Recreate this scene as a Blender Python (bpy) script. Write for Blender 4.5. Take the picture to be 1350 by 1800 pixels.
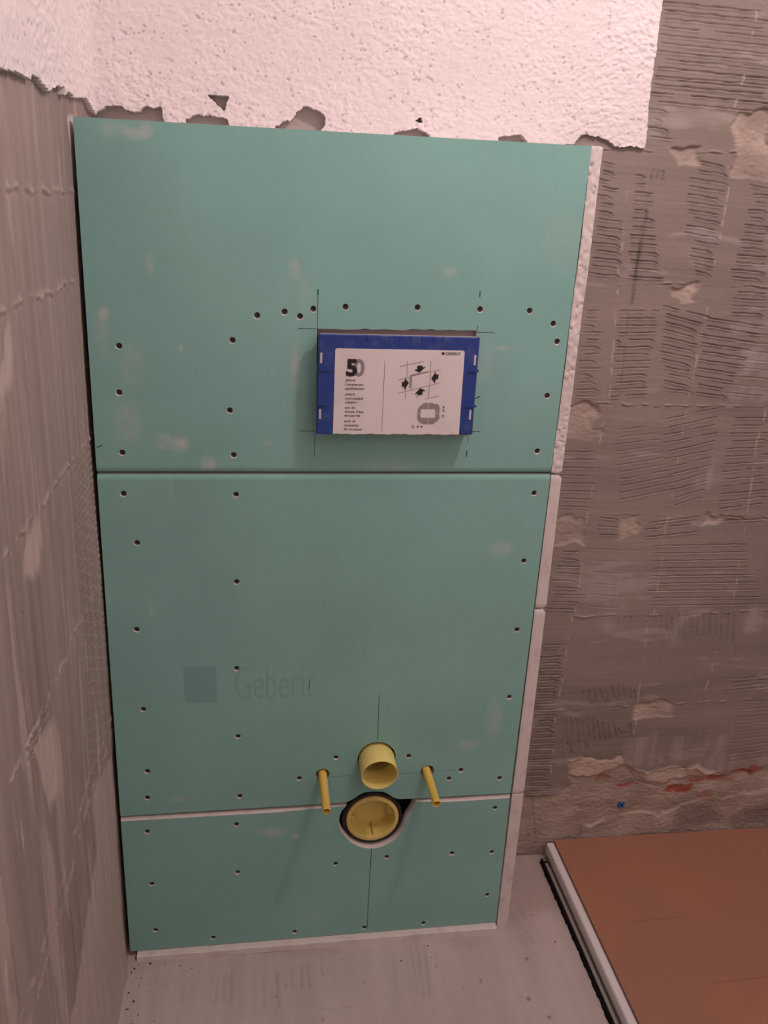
import bpy, bmesh, math
import numpy as np
from mathutils import Vector, Matrix
from mathutils.geometry import delaunay_2d_cdt

# ------------------------------------------------------------------ scene, camera, light, exposure
for o in list(bpy.data.objects):
    bpy.data.objects.remove(o, do_unlink=True)
scene = bpy.context.scene
COL = scene.collection

# world frame: x right along the back wall, y into the back wall, z up; metres.
# y = 0 is the front of the boxed-in cistern, z = 0 its lower edge.
DEPTH = 0.1846          # back wall surface
FLOOR = -0.0125
LEFT = -0.008           # left wall surface
PROUD = 0.028           # how far the blue cover stands out of the boards

cam_data = bpy.data.cameras.new('camera')
cam = bpy.data.objects.new('camera', cam_data)
COL.objects.link(cam)
scene.camera = cam
YAW, PITCH, ROLL = 0.15587, -0.33856, 0.05264
fw = Vector((math.sin(YAW)*math.cos(PITCH), math.cos(YAW)*math.cos(PITCH), math.sin(PITCH)))
rt = Vector((math.cos(YAW), -math.sin(YAW), 0))
up = rt.cross(fw)
r2 = rt*math.cos(ROLL) + up*math.sin(ROLL)
u2 = -rt*math.sin(ROLL) + up*math.cos(ROLL)
cam.matrix_world = Matrix(((r2.x, u2.x, -fw.x, 0.22843), (r2.y, u2.y, -fw.y, -1.19262), (r2.z, u2.z, -fw.z, 1.25829), (0, 0, 0, 1)))
cam_data.sensor_fit = 'VERTICAL'
cam_data.sensor_height = 24.0
cam_data.lens = 1471.62141 / 1800 * 24.0
cam_data.clip_start = 0.01

world = bpy.data.worlds.new('world')
scene.world = world
world.use_nodes = True
world.node_tree.nodes['Background'].inputs[0].default_value = (0.02, 0.018, 0.017, 1)
world.node_tree.nodes['Background'].inputs[1].default_value = 1.0

lamp_data = bpy.data.lights.new('ceiling_lamp', 'POINT')
lamp_data.energy = 17.8
lamp_data.color = (1.0, 0.80, 0.80)
lamp_data.shadow_soft_size = 0.055
lamp = bpy.data.objects.new('ceiling_lamp', lamp_data)
lamp.location = (0.85, -0.53, 2.03)
COL.objects.link(lamp)

# added soft fill light behind the camera, not a fitting of the room
fill_data = bpy.data.lights.new('fill_light', 'POINT')
fill_data.energy = 5.2
fill_data.color = (1.0, 0.79, 0.775)
fill_data.shadow_soft_size = 0.2
fill_obj = bpy.data.objects.new('fill_light', fill_data)
fill_obj.location = (1.15, -1.6, 2.05)
COL.objects.link(fill_obj)

scene.view_settings.view_transform = 'Standard'
scene.view_settings.look = 'None'
scene.view_settings.gamma = 1.0
scene.view_settings.use_curve_mapping = False
scene.view_settings.exposure = 0.0

# ------------------------------------------------------------------ measured positions (metres)
# front plane and back wall: (x, z); left wall: (y, z); floor: (x, y)
SCREWS_UPPER = [(0.2243,1.1213),(0.2617,1.1276),(0.2832,1.1221),(0.3014,1.1328),(0.3462,1.1371),(0.4484,1.14),(0.5393,1.1406),(0.6127,1.1411),(0.6503,1.1241),(0.6594,1.0985),(0.6537,1.018),(0.648,0.9322),(0.0374,1.0741),(0.0342,1.0096),(0.0338,0.923),(0.1904,1.0864),(0.1856,0.987),(0.1904,0.9212)]
SCREWS_MIDDLE = [(0.0324,0.8613),(0.1933,0.8605),(0.6508,0.8644),(0.048,0.7846),(0.6467,0.7501),(0.1929,0.7193),(0.0404,0.641),(0.6484,0.6269),(0.1916,0.5682),(0.6485,0.4992),(0.0442,0.4984),(0.1927,0.441),(0.0453,0.3803),(0.0431,0.3281),(0.1947,0.3222),(0.3558,0.392),(0.4812,0.3884),(0.2944,0.3528),(0.5557,0.3379),(0.5759,0.3547),(0.6476,0.3337)]
SCREWS_LOWER = [(0.0401,0.2591),(0.1885,0.2645),(0.1897,0.1613),(0.043,0.1474),(0.0451,0.0442),(0.1453,0.0176),(0.362,0.167),(0.454,0.1751),(0.574,0.1749),(0.6489,0.1718),(0.6454,0.2704),(0.6494,0.0727),(0.2915,0.0171),(0.4201,0.0153),(0.5317,0.0158)]
CORNERS = [(-0.003,1.3568),(0.6756,1.3631),(-0.0029,0.8914),(0.6737,0.896),(-0.0019,0.2899),(0.6708,0.2972),(-0.0006,-0.0007),(0.6729,0.0056)]
SIDE_EDGE = [(0.6768,1.3631),(0.693,1.3641),(0.6751,0.896),(0.6925,0.8961),(0.6858,0.5899),(0.6907,0.5908),(0.6741,0.2958),(0.6957,0.2951),(0.6748,0.0089)]
OPENING = [(0.3078,1.1058),(0.5369,1.1107),(0.5443,0.9584),(0.3096,0.9567)]
MID_NOTCH = [(0.3768,0.2963),(0.384,0.3002),(0.3911,0.3046),(0.3989,0.3109),(0.4084,0.3158),(0.4246,0.3164),(0.4409,0.3146),(0.4494,0.3095),(0.4562,0.3036),(0.463,0.2997),(0.4697,0.2975),(0.4845,0.2972),(0.4994,0.2971)]
LOW_NOTCH = [(0.3778,0.2912),(0.3712,0.2824),(0.367,0.2709),(0.3655,0.2582),(0.3668,0.2482),(0.3711,0.2365),(0.381,0.2232),(0.3879,0.2142),(0.3964,0.208),(0.4049,0.2029),(0.4133,0.1996),(0.4234,0.1977),(0.4334,0.1982),(0.4417,0.2),(0.4498,0.2035),(0.4576,0.2081),(0.4644,0.2133),(0.4707,0.2204),(0.4752,0.2288),(0.4789,0.2377),(0.4812,0.2466),(0.4844,0.2584),(0.4926,0.2738),(0.4997,0.2928)]
HOLES = [(0.3339,0.358),(0.5162,0.3551),(0.4255,0.3855)]
ROD_TIP = [(0.336,0.3386),(0.5195,0.3421)]
ROD_BASE = [(0.3342,0.3574),(0.5142,0.357)]
FLUSH = [(0.4258,0.3818),(0.4251,0.3861)]
DRAIN = (0.4252,0.256)
BOX = [(0.3078,1.1023),(0.5355,1.1044),(0.536,0.9633),(0.3076,0.9611)]
LABEL = [(0.3313,1.0837),(0.5148,1.0856),(0.516,0.9636),(0.3314,0.9621)]
TICKS = [(0.3606,1.1021),(0.3761,1.1023),(0.3914,1.1026),(0.4068,1.1026),(0.422,1.1028),(0.4377,1.1031),(0.453,1.1031),(0.4684,1.1033),(0.4838,1.1033)]
SLOTS = [(0.3121,1.0699),(0.3124,0.9906),(0.5307,1.0725),(0.5304,0.9935)]
RIBS = [((0.3097,1.0544),(0.3252,1.0545)),((0.3082,1.0053),(0.3232,1.0054)),((0.5226,1.0581),(0.5369,1.058)),((0.5229,1.0071),(0.538,1.0069))]
TABS = [(0.3104,0.9626),(0.5338,0.9653)]
TEXTS = [('Jahre', 0.3467, 1.0384, 0.3609), ('Unterputz-', 0.3466, 1.0323, 0.3735), ('spülkasten', 0.3468, 1.0266, 0.3738), ('years', 0.3471, 1.0186, 0.3606), ('concealed', 0.3471, 1.0125, 0.3726), ('cistern', 0.3471, 1.0069, 0.3642), ('ans de', 0.3473, 0.9992, 0.3618), ("chasse d'eau", 0.3472, 0.9934, 0.3742), ('encastrée', 0.347, 0.9878, 0.3696), ('anni di', 0.347, 0.9797, 0.3627), ('cassetta', 0.3469, 0.9736, 0.368), ('da incasso', 0.3469, 0.9678, 0.3729)]
FIFTY = [(0.3472,1.0451,0.3629,1.0696),(0.3575,1.0451,0.3733,1.0701)]
DIVIDER = [(0.4013,1.0699),(0.4018,0.9653)]
LOGO = [(0.4818,1.0791,0.4854,1.0826),(0.4867,1.0788,0.5089,1.0829)]
DIAGRAM_LINES = [(0.4331,1.0692,0.4338,1.0457),(0.4332,1.0343,0.4337,1.0152),(0.467,1.0696,0.4671,1.0546),(0.4674,1.0351,0.4671,1.0164),(0.4502,1.0676,0.4505,1.0636),(0.4502,1.0216,0.4506,1.0155),(0.4224,1.0607,0.4507,1.0679),(0.4507,1.0679,0.4563,1.0691),(0.4646,1.0539,0.4823,1.0582),(0.4221,1.0418,0.4374,1.0456),(0.441,1.0281,0.482,1.039),(0.4224,1.0228,0.441,1.0279),(0.4619,1.0155,0.4826,1.0203),(0.4675,1.054,0.468,1.0362),(0.4411,1.0475,0.4414,1.0334),(0.4414,1.0334,0.441,1.0281)]
DIAGRAM_BARS = [[(0.4381,1.049),(0.4644,1.0556),(0.4647,1.0541),(0.4382,1.0472)],[(0.4378,1.0476),(0.4407,1.0477),(0.4408,1.031),(0.438,1.0309)]]
ARROWS = [[(0.4478,1.0627),(0.4554,1.0633),(0.4554,1.0605),(0.4601,1.0617),(0.4517,1.0533),(0.4438,1.0567),(0.4483,1.0581)],[(0.4274,1.0393),(0.4309,1.0396),(0.4312,1.0448),(0.4371,1.0382),(0.4316,1.0277),(0.4311,1.0329),(0.4278,1.0322)],[(0.4792,1.0513),(0.4754,1.0508),(0.4749,1.055),(0.4692,1.0454),(0.4751,1.0383),(0.4754,1.0439),(0.4793,1.0449)],[(0.4542,1.0309),(0.4627,1.0273),(0.4578,1.0264),(0.4579,1.0217),(0.4514,1.0205),(0.4512,1.0232),(0.4465,1.0223)]]
SMALL_ARROWS = [[(0.4888,1.0049),(0.4916,1.0049),(0.4903,1.002)],[(0.4904,1.001),(0.4893,0.998),(0.4919,0.998)],[(0.4531,0.9763),(0.4563,0.9748),(0.4533,0.9732)],[(0.4574,0.9748),(0.4602,0.9764),(0.4605,0.9733)]]
OCTAGON = [(0.4612,1.0097),(0.4672,1.0099),(0.4745,1.0099),(0.4757,1.0083),(0.4813,1.0084),(0.4844,1.004),(0.4847,0.9946),(0.4851,0.9867),(0.4809,0.9822),(0.4793,0.9816),(0.4767,0.9787),(0.4688,0.9785),(0.461,0.9785),(0.454,0.9834),(0.4527,0.9862),(0.4524,0.994),(0.453,1.0018),(0.4559,1.0051)]
OCTAGON_HOLE = [(0.4568,1.0007),(0.4784,1.0011),(0.479,0.988),(0.4574,0.9878)]
OCTAGON_SPLITS = [(0.4678,1.01,0.4684,1.0009),(0.4682,0.9878,0.4688,0.9784),(0.4522,0.9939,0.4571,0.9939),(0.4787,0.9942,0.485,0.9943)]
FINE_LINES = [(0.4501,0.9747,0.453,0.9747),(0.4603,0.9748,0.4624,0.9749),(0.4851,1.0013,0.4918,1.0014),(0.4566,0.9809,0.4566,0.9773),(0.49,1.0064,0.4901,1.0049),(0.4906,0.998,0.4908,0.9958)]
ZEROS = [(0.4885,0.9886,0.4921,0.9933),(0.4454,0.9721,0.4488,0.9771)]
PENCIL_UPPER = [(0.3074,1.1599,0.3076,1.1515,0.0014),(0.3076,1.1515,0.3078,1.1058,0.0006),(0.2809,1.1057,0.3078,1.1058,0.0007),(0.537,1.1656,0.5373,1.1577,0.0013),(0.5375,1.118,0.5374,1.1099,0.0007),(0.5371,1.1087,0.5633,1.1083,0.0007),(0.2856,0.9585,0.3096,0.9584,0.0006),(0.3077,0.9567,0.3076,0.9196,0.0006),(0.544,0.9619,0.5554,0.9616,0.0007),(0.5377,0.953,0.5376,0.9442,0.0007),(0.5375,0.9318,0.5377,0.922,0.0014),(0.2814,1.0733,0.2818,1.0717,0.001),(0.5439,1.0121,0.5506,1.0148,0.0015),(-0.0007,0.9306,0.0073,0.9332,0.0013)]
PENCIL_MIDDLE = [(0.4239,0.5118,0.4257,0.4231,0.0009),(0.3486,0.3525,0.3906,0.3549,0.0004),(0.4648,0.3532,0.5499,0.3563,0.0005),(0.5499,0.3563,0.5651,0.3566,0.0008)]
PENCIL_LOWER = [(0.4252,0.1968,0.4251,0.0113,0.0009)]
STAMP = [(0.1092,0.5074,0.1596,0.5733),(0.1884,0.5097,0.3157,0.5717)]
SMUDGES = [(0.0197,1.1162,0.0089,0.0106,0.5),(0.015,1.0872,0.0104,0.0308,0.25),(0.0698,1.3417,0.0211,0.008,0.4),(0.0862,1.3473,0.0098,0.0093,0.45),(0.0457,1.3448,0.0209,0.0105,0.3),(0.0535,1.0496,0.0183,0.0317,0.22),(0.044,0.9651,0.0218,0.0332,0.28),(0.0923,0.9409,0.0127,0.0134,0.5),(0.1144,0.937,0.0144,0.0127,0.55),(0.1538,0.9077,0.013,0.0138,0.5),(0.2389,0.9412,0.0098,0.0069,0.4),(0.082,1.1822,0.0059,0.0191,0.4),(0.1201,1.0734,0.0031,0.0063,0.6),(0.2742,1.1858,0.0093,0.015,0.35),(0.4905,1.1901,0.0114,0.0076,0.35),(0.2784,1.0556,0.008,0.0366,0.45),(0.2888,1.15,0.0109,0.023,0.2),(0.0993,0.8683,0.0041,0.022,0.2),(0.0631,0.676,0.0042,0.0155,0.4),(-0.0063,0.7057,0.0206,0.0189,0.12),(0.606,0.771,0.0234,0.0137,0.35),(0.251,0.2447,0.0255,0.0109,0.45),(0.2904,0.2323,0.0079,0.0061,0.5),(0.09,0.3223,0.0167,0.0069,0.3),(0.6267,0.4608,0.0162,0.046,0.25),(0.5813,0.4055,0.0183,0.0116,0.3),(0.3293,0.0483,0.0145,0.0106,0.25),(0.448,0.9587,0.0517,0.0261,0.12),(0.6504,1.2415,0.0334,0.0462,0.12),(0.4165,0.9057,0.0521,0.0143,0.2),(0.5791,1.0867,0.0188,0.005,0.35),(0.5514,1.0628,0.0171,0.0335,0.18)]
CHIPS = [[(-0.0213,1.3746),(-0.0094,1.3754),(0.0029,1.3829),(0.011,1.3864),(0.0311,1.3899),(0.0363,1.3843),(0.0547,1.3832),(0.0686,1.3901),(0.0831,1.3903),(0.0907,1.3787),(0.0898,1.3535),(-0.0231,1.3467)],[(0.1215,1.3769),(0.1331,1.3844),(0.1602,1.3861),(0.1741,1.3832),(0.1823,1.3776),(0.1804,1.359),(0.1209,1.3554)],[(0.1557,1.4115),(0.1688,1.4132),(0.1819,1.4118),(0.1793,1.4033),(0.1751,1.3932),(0.1702,1.3967),(0.1645,1.4023)],[(0.2498,1.378),(0.2767,1.3866),(0.2824,1.3962),(0.2932,1.4054),(0.3017,1.4051),(0.3214,1.3956),(0.3225,1.3856),(0.3167,1.3774),(0.3156,1.3514),(0.25,1.3476)],[(0.4587,1.3965),(0.4672,1.4009),(0.472,1.3949),(0.4659,1.3938)],[(0.4274,1.3772),(0.4445,1.3837),(0.462,1.3864),(0.4779,1.385),(0.4837,1.3782),(0.4849,1.3614),(0.4284,1.3581)],[(0.5903,1.3806),(0.6098,1.3859),(0.625,1.3892),(0.6329,1.3832),(0.6371,1.3786),(0.6389,1.3624),(0.5924,1.3596)],[(0.7182,1.3818),(0.7242,1.3928),(0.7332,1.3958),(0.7451,1.3908),(0.7574,1.3899),(0.7673,1.3864),(0.7767,1.3803),(0.7819,1.3456),(0.7234,1.3423)]]
COAT_EDGE = [(0.7768,1.3799),(0.8309,1.381),(0.8293,1.4148),(0.8268,1.4471),(0.8272,1.4791),(0.8262,1.4963),(0.8267,1.5105),(0.8259,1.5375),(0.8263,1.5566),(0.8262,1.5793),(0.8267,1.5868),(0.8257,1.6091)]
GROOVES = [('h',0.828,1.5847,1.0013,1.5837,0.8299,1.4966,1.021,1.4939,9,0.9),('h',0.8301,1.484,1.0231,1.4844,0.834,1.4492,1.0315,1.4456,4,1.0),('h',0.8321,1.4378,0.8637,1.4365,0.8366,1.3988,0.8753,1.397,4,0.8),('h',0.8723,1.5215,1.0144,1.5238,0.8727,1.4662,1.0276,1.4635,5,0.4),('h',0.7687,1.3574,0.7912,1.3537,0.7664,1.1874,0.8265,1.1844,15,0.9),('h',0.8257,1.3412,0.8441,1.3414,0.8345,1.1847,0.8973,1.1835,13,1.0),('h',0.934,1.3686,0.9828,1.3619,0.9318,1.354,0.9842,1.35,2,1.0),('h',0.9076,1.3415,0.9849,1.3362,0.9426,1.1983,0.9827,1.1925,13,0.9),('h',1.033,1.3231,1.0585,1.3226,1.014,1.191,1.0825,1.189,12,0.9),('h',1.0085,1.3191,1.0492,1.3186,1.0347,1.1918,1.0769,1.1907,1,0.1),('h',0.7698,1.1267,0.7948,1.1276,0.7669,0.9805,0.8083,0.9814,13,0.7),('h',0.8301,1.1279,0.8961,1.1302,0.8282,0.9808,0.9021,0.9864,13,0.9),('h',0.9048,1.139,0.9856,1.1228,0.9288,0.9981,0.9802,0.9922,12,0.9),('h',0.9856,1.1228,1.105,1.1102,0.9866,0.9923,1.0465,0.9854,10,1.0),('h',1.0241,1.167,1.0876,1.1656,1.0311,1.132,1.095,1.1313,4,0.9),('h',1.0432,1.0985,1.1082,1.0956,1.0427,0.9935,1.1317,0.9882,8,0.5),('h',0.7609,0.8802,0.8298,0.881,0.7683,0.7785,0.8285,0.7753,8,0.6),('h',0.856,0.921,0.9138,0.9281,0.8757,0.7897,0.9992,0.8144,11,0.5),('h',0.9384,0.942,1.0408,0.9646,0.983,0.7789,1.047,0.7991,12,0.7),('h',1.0739,0.9475,1.1404,0.9486,1.0691,0.7734,1.1763,0.7849,13,0.8),('h',0.7795,0.6891,0.8184,0.6877,0.7681,0.5725,0.8342,0.5689,9,0.9),('h',0.8476,0.7565,0.8982,0.7508,0.8468,0.7228,0.8973,0.7204,3,0.8),('h',0.9438,0.7452,1.0376,0.7586,0.9371,0.7168,1.0433,0.7278,3,1.0),('h',0.957,0.6995,1.1413,0.7019,0.9717,0.5749,1.2224,0.5742,9,0.8),('h',1.0827,0.762,1.1364,0.754,1.0884,0.7506,1.183,0.754,2,1.0),('h',0.8397,0.6944,0.8962,0.6906,0.8502,0.5771,0.9144,0.5699,6,0.3),('v',0.9989,0.5524,1.0056,0.5126,1.1535,0.5556,1.1652,0.4859,13,0.9),('v',0.9119,0.548,0.9141,0.5332,0.9875,0.5502,0.9893,0.5254,7,0.5),('v',0.8597,0.3959,0.8718,0.3589,0.971,0.3946,0.9803,0.3587,10,0.8),('h',0.7661,0.4936,0.8095,0.4949,0.7727,0.1535,0.8217,0.1535,27,1.3),('h',1.1778,0.4047,1.2581,0.4114,1.1769,0.3781,1.264,0.3845,4,0.7),('v',0.8325,0.3314,0.8483,0.2634,0.9728,0.3054,0.9832,0.2777,13,1.0),('v',0.8308,0.2778,0.8421,0.2363,0.8865,0.2685,0.8964,0.2405,4,0.8),('h',1.2078,0.3501,1.2712,0.3518,1.2119,0.2035,1.3015,0.2133,9,0.6),('v',1.0752,0.3214,1.0962,0.2024,1.1892,0.3167,1.2134,0.1963,9,0.35)]
SEAMS_V = [[(0.8124,1.3218),(0.8199,1.162),(0.8316,0.9789)],[(0.986,1.3311),(0.9855,1.1777),(0.9799,0.9819),(0.9805,0.888),(0.9795,0.7337),(0.9865,0.5563)],[(1.1325,0.9643),(1.1283,0.9005),(1.1435,0.6629),(1.1466,0.5595)],[(0.828,0.9381),(0.8212,0.7487),(0.8251,0.6542),(0.8241,0.5595)],[(0.8192,0.5535),(0.8169,0.4358),(0.8122,0.3322),(0.8226,0.1464)],[(0.9757,0.5504),(0.9838,0.3519),(0.989,0.2009)],[(1.1361,0.4904),(1.1266,0.3799)],[(0.9856,1.5993),(0.9814,1.4976),(0.9722,1.4484)]]
SEAMS_H = [[(0.7641,1.3763),(0.8829,1.3816),(1.0446,1.386)],[(0.8185,1.1712),(0.9137,1.1768),(1.0902,1.178)],[(0.8119,0.9704),(0.9179,0.9684),(1.1356,0.9706)],[(0.8194,0.762),(1.1815,0.7609)],[(0.7961,0.5564),(0.9869,0.5539),(1.1768,0.5601),(1.2252,0.5617)],[(0.8102,0.3481),(0.9716,0.3524)],[(1.0634,0.3529),(1.27,0.3573)],[(0.749,0.1479),(0.8291,0.1431)]]
PATCHES = [[(0.8826,1.3833),(0.9254,1.3883),(0.9314,1.3667),(0.8966,1.3588)],[(0.9826,1.445),(1.0301,1.4522),(1.0636,1.3457),(1.0209,1.3468),(0.9871,1.3502),(0.9826,1.3824)],[(0.9148,1.1703),(0.9497,1.1763),(0.9599,1.1485),(0.9383,1.1421)],[(0.7554,0.9653),(0.8125,0.9664),(0.8137,0.943),(0.8247,0.9174),(0.8158,0.9049),(0.7524,0.9061)],[(0.7596,0.762),(0.8176,0.7587),(0.827,0.7059),(0.7559,0.7029)],[(0.8914,0.7587),(0.9298,0.762),(0.9425,0.7395),(0.934,0.7225),(0.9034,0.7169)],[(1.0541,0.762),(1.088,0.7643),(1.0861,0.7449),(1.0371,0.7427)],[(0.9773,0.3548),(1.0181,0.3666),(1.063,0.3556),(1.0684,0.3244),(0.9892,0.3182)],[(0.7311,0.1447),(0.8483,0.1377),(0.8749,0.1718),(0.8561,0.2218),(0.8912,0.2339),(0.93,0.2208),(0.9774,0.2351),(0.9902,0.2008),(1.0234,0.182),(1.0594,0.1943),(1.1164,0.197),(1.1717,0.1769),(1.2437,0.1759),(1.3321,0.1944),(1.4234,-0.149),(0.7425,-0.093)]]
LUMPS = [[(0.8554,0.2274),(0.8768,0.2318),(0.9041,0.2291),(0.9304,0.218),(0.9541,0.2251),(0.9754,0.2324),(0.9868,0.2066),(0.9642,0.1994),(0.9409,0.1964),(0.9219,0.1904),(0.8981,0.1832),(0.8704,0.1875),(0.8616,0.2076)],[(0.9928,0.2007),(1.0225,0.1878),(1.0473,0.1907),(1.0653,0.1969),(1.097,0.1981),(1.1169,0.1942),(1.1456,0.1984),(1.1629,0.1889),(1.194,0.1757),(1.2157,0.1716),(1.1794,0.1707),(1.1414,0.1655),(1.1029,0.1648),(1.0718,0.1593),(1.0419,0.1624),(1.0244,0.1763)]]
DARK_PATCHES = [[(1.1123,0.0597),(1.1302,0.084),(1.1676,0.095),(1.2167,0.08),(1.2375,0.0424),(1.1251,0.0392)],[(1.2418,0.0543),(1.2763,0.0823),(1.3351,0.0968),(1.3487,0.035),(1.2524,0.0353)],[(0.9223,0.1875),(0.955,0.1772),(1.0194,0.168),(1.0276,0.156),(0.9369,0.1725)]]
RED_SPOTS = [(0.9273,0.1788,0.01,0.016,1),(0.9394,0.1724,0.02,0.008,0.7),(0.9897,0.1553,0.018,0.006,0.8),(1.1198,0.142,0.035,0.01,1),(1.0947,0.1377,0.02,0.008,1),(1.1811,0.1619,0.05,0.008,0.9),(1.2443,0.1729,0.035,0.008,0.9),(1.1697,0.1186,0.022,0.01,0.5),(1.2751,0.1829,0.02,0.006,0.9),(0.9331,0.1109,0.04,0.006,0.4)]
PALE_PATCHES = [[(0.9864,0.2734),(1.0498,0.2884),(1.0653,0.1969),(0.9923,0.2035)],[(1.0711,0.2737),(1.116,0.2688),(1.1195,0.2012),(1.0834,0.203)],[(1.1461,0.2772),(1.2111,0.2715),(1.2106,0.1777),(1.1572,0.1848)],[(0.8825,0.6302),(0.9279,0.632),(0.9337,0.5574),(0.8873,0.5583)],[(1.0555,1.0644),(1.1125,1.076),(1.1235,1.026),(1.067,1.0347)],[(1.0515,1.0039),(1.1257,1.0158),(1.1324,0.9851),(1.0676,0.9786)],[(1.0336,0.8993),(1.0824,0.9053),(1.075,0.8015),(1.0389,0.8124)],[(0.9229,1.2394),(0.948,1.2405),(0.9505,1.1995),(0.9244,1.203)],[(0.8833,0.5461),(0.9114,0.5517),(0.9219,0.5207),(0.8868,0.5215)],[(1.0294,0.58),(1.065,0.5794),(1.0532,0.4798),(1.0328,0.493)],[(1.177,0.5589),(1.2246,0.5642),(1.2123,0.5077),(1.1862,0.5147)]]
STREAKS = [(0.85,1.2935,0.85,1.1816,0.004,0.8),(0.848,1.2449,0.8485,1.1398,0.003,0.9),(0.8449,1.2269,0.8498,1.1445,0.002,0.5),(0.8449,1.1303,0.8525,0.9793,0.001,0.6)]
SCRIBBLE = [(0.8522,1.3512,0.8503,1.3392),(0.8503,1.3392,0.8529,1.3351),(0.8602,1.3499,0.8605,1.3363),(0.8643,1.3485,0.8696,1.3513),(0.8696,1.3513,0.8713,1.3472),(0.8713,1.3472,0.8681,1.3376),(0.8681,1.3376,0.8749,1.338)]
WALL_PLUG = (0.9875,0.1076)
LEDGE = [(0.9272,0.0629),(0.9705,0.0719),(1.0318,0.0901),(1.0788,0.0798),(1.1267,0.1035),(1.2163,0.1158),(1.3193,0.1321)]
CRACKS = [[(0.7872,0.1442),(0.7966,0.0832),(0.8083,0.0235),(0.8067,-0.0064)],[(0.9902,0.2008),(1.0111,0.1641),(1.0675,0.1465)],[(1.0563,0.137),(1.087,0.1454),(1.1839,0.1471)]]
L_COAT = [(-0.3592,1.3639),(-0.2913,1.3683),(-0.2429,1.3701),(-0.2026,1.3709),(-0.1977,1.3783),(-0.1746,1.3793),(-0.1549,1.3744),(-0.1285,1.371),(-0.0498,1.3732),(-0.052,1.3838),(-0.0258,1.3803),(0.0061,1.3796),(0.0339,1.3814),(0.0634,1.3841),(0.0903,1.3865),(0.123,1.3788),(0.146,1.3739)]
L_JOINTS = [[(-0.3284,1.1572),(-0.0362,1.1636)],[(-0.4413,0.9453),(-0.2534,0.9438),(0.0022,0.9432)],[(-0.419,0.7223),(-0.2412,0.7363)],[(-0.2422,0.4464),(-0.1333,0.4607)],[(-0.3468,0.4738),(-0.2817,0.4898)],[(-0.205,1.2604),(-0.063,1.2753)]]
L_VERT = [[(-0.2504,1.3662),(-0.2478,1.2678),(-0.249,1.202),(-0.2542,1.1216),(-0.2547,1.0294)],[(-0.0891,1.3687),(-0.1007,1.2712)],[(-0.3904,0.8657),(-0.4031,0.6876)],[(-0.2388,0.7247),(-0.2409,0.5851)],[(-0.5332,0.6708),(-0.5315,0.4917)],[(-0.1461,1.1265),(-0.1105,1.0313)]]
L_PATCH = [[(-0.3549,0.9349),(-0.2957,0.9351),(-0.3026,0.9013),(-0.3276,0.8732),(-0.3661,0.8968)],[(-0.3751,0.711),(-0.3143,0.6927),(-0.3244,0.5891),(-0.3563,0.6142),(-0.3834,0.6877)],[(-0.3817,1.1133),(-0.3315,1.1484),(-0.333,1.116),(-0.3732,1.0852),(-0.3904,1.0887)],[(-0.1499,0.4518),(0.0421,0.4151),(0.0892,-0.1353),(0.0414,-0.2707),(-0.3867,0.27),(-0.2668,0.2995),(-0.1423,0.3436)],[(-0.3971,0.7047),(-0.3231,0.6678),(-0.3269,0.5992),(-0.3671,0.5993)]]
L_STRIP = [(-0.0056,1.3559),(0.0332,1.3596),(0.0319,1.2952),(0.0135,1.2739)]
STRIP = [(0.0218,-0.0076),(0.6729,0.0049),(0.024,-0.0251),(0.6768,-0.0122)]
FLOOR_MARKS = [(0.1649,-0.044,0.1645,-0.1069),(0.1796,-0.0394,0.1792,-0.1193),(0.1538,-0.0606,0.1533,-0.1113),(0.2317,-0.0563,0.2334,-0.13),(0.2567,-0.0527,0.2602,-0.1271),(0.3006,-0.0386,0.3,-0.0976),(0.3363,-0.042,0.3373,-0.0722),(0.3468,-0.0515,0.3485,-0.0697),(0.2819,-0.049,0.2853,-0.0962),(0.5153,-0.0142,0.5092,-0.1347),(0.5301,-0.0221,0.5201,-0.1301),(0.4682,-0.0418,0.4626,-0.1132),(0.3128,-0.0398,0.3147,-0.099),(0.3271,-0.1358,0.4051,-0.1346),(0.095,-0.0666,0.0969,-0.1113),(0.5036,-0.0197,0.5003,-0.1282),(0.7128,0.0432,0.7383,-0.0412),(0.7282,0.0563,0.7598,-0.0432)]
# ------------------------------------------------------------------ materials
def new_mat(name, color, rough=0.8, spec=0.3):
    m = bpy.data.materials.new(name)
    m.use_nodes = True
    b = m.node_tree.nodes['Principled BSDF']
    b.inputs['Base Color'].default_value = (*color, 1)
    b.inputs['Roughness'].default_value = rough
    b.inputs['Specular IOR Level'].default_value = spec
    return m

def nodes_of(m):
    nt = m.node_tree
    return nt, nt.nodes['Principled BSDF'], nt.nodes.new, nt.links.new

def add_bump(m, scale, strength, dist=0.001, detail=4, stretch=None):
    nt, b, N, L = nodes_of(m)
    tc = N('ShaderNodeTexCoord')
    mp = N('ShaderNodeMapping')
    L(tc.outputs['Object'], mp.inputs[0])
    if stretch: mp.inputs['Scale'].default_value = stretch
    nz = N('ShaderNodeTexNoise'); nz.inputs['Scale'].default_value = scale; nz.inputs['Detail'].default_value = detail
    L(mp.outputs[0], nz.inputs['Vector'])
    bp = N('ShaderNodeBump'); bp.inputs['Strength'].default_value = strength; bp.inputs['Distance'].default_value = dist
    L(nz.outputs['Fac'], bp.inputs['Height'])
    L(bp.outputs[0], b.inputs['Normal'])
    return nz, mp

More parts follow.
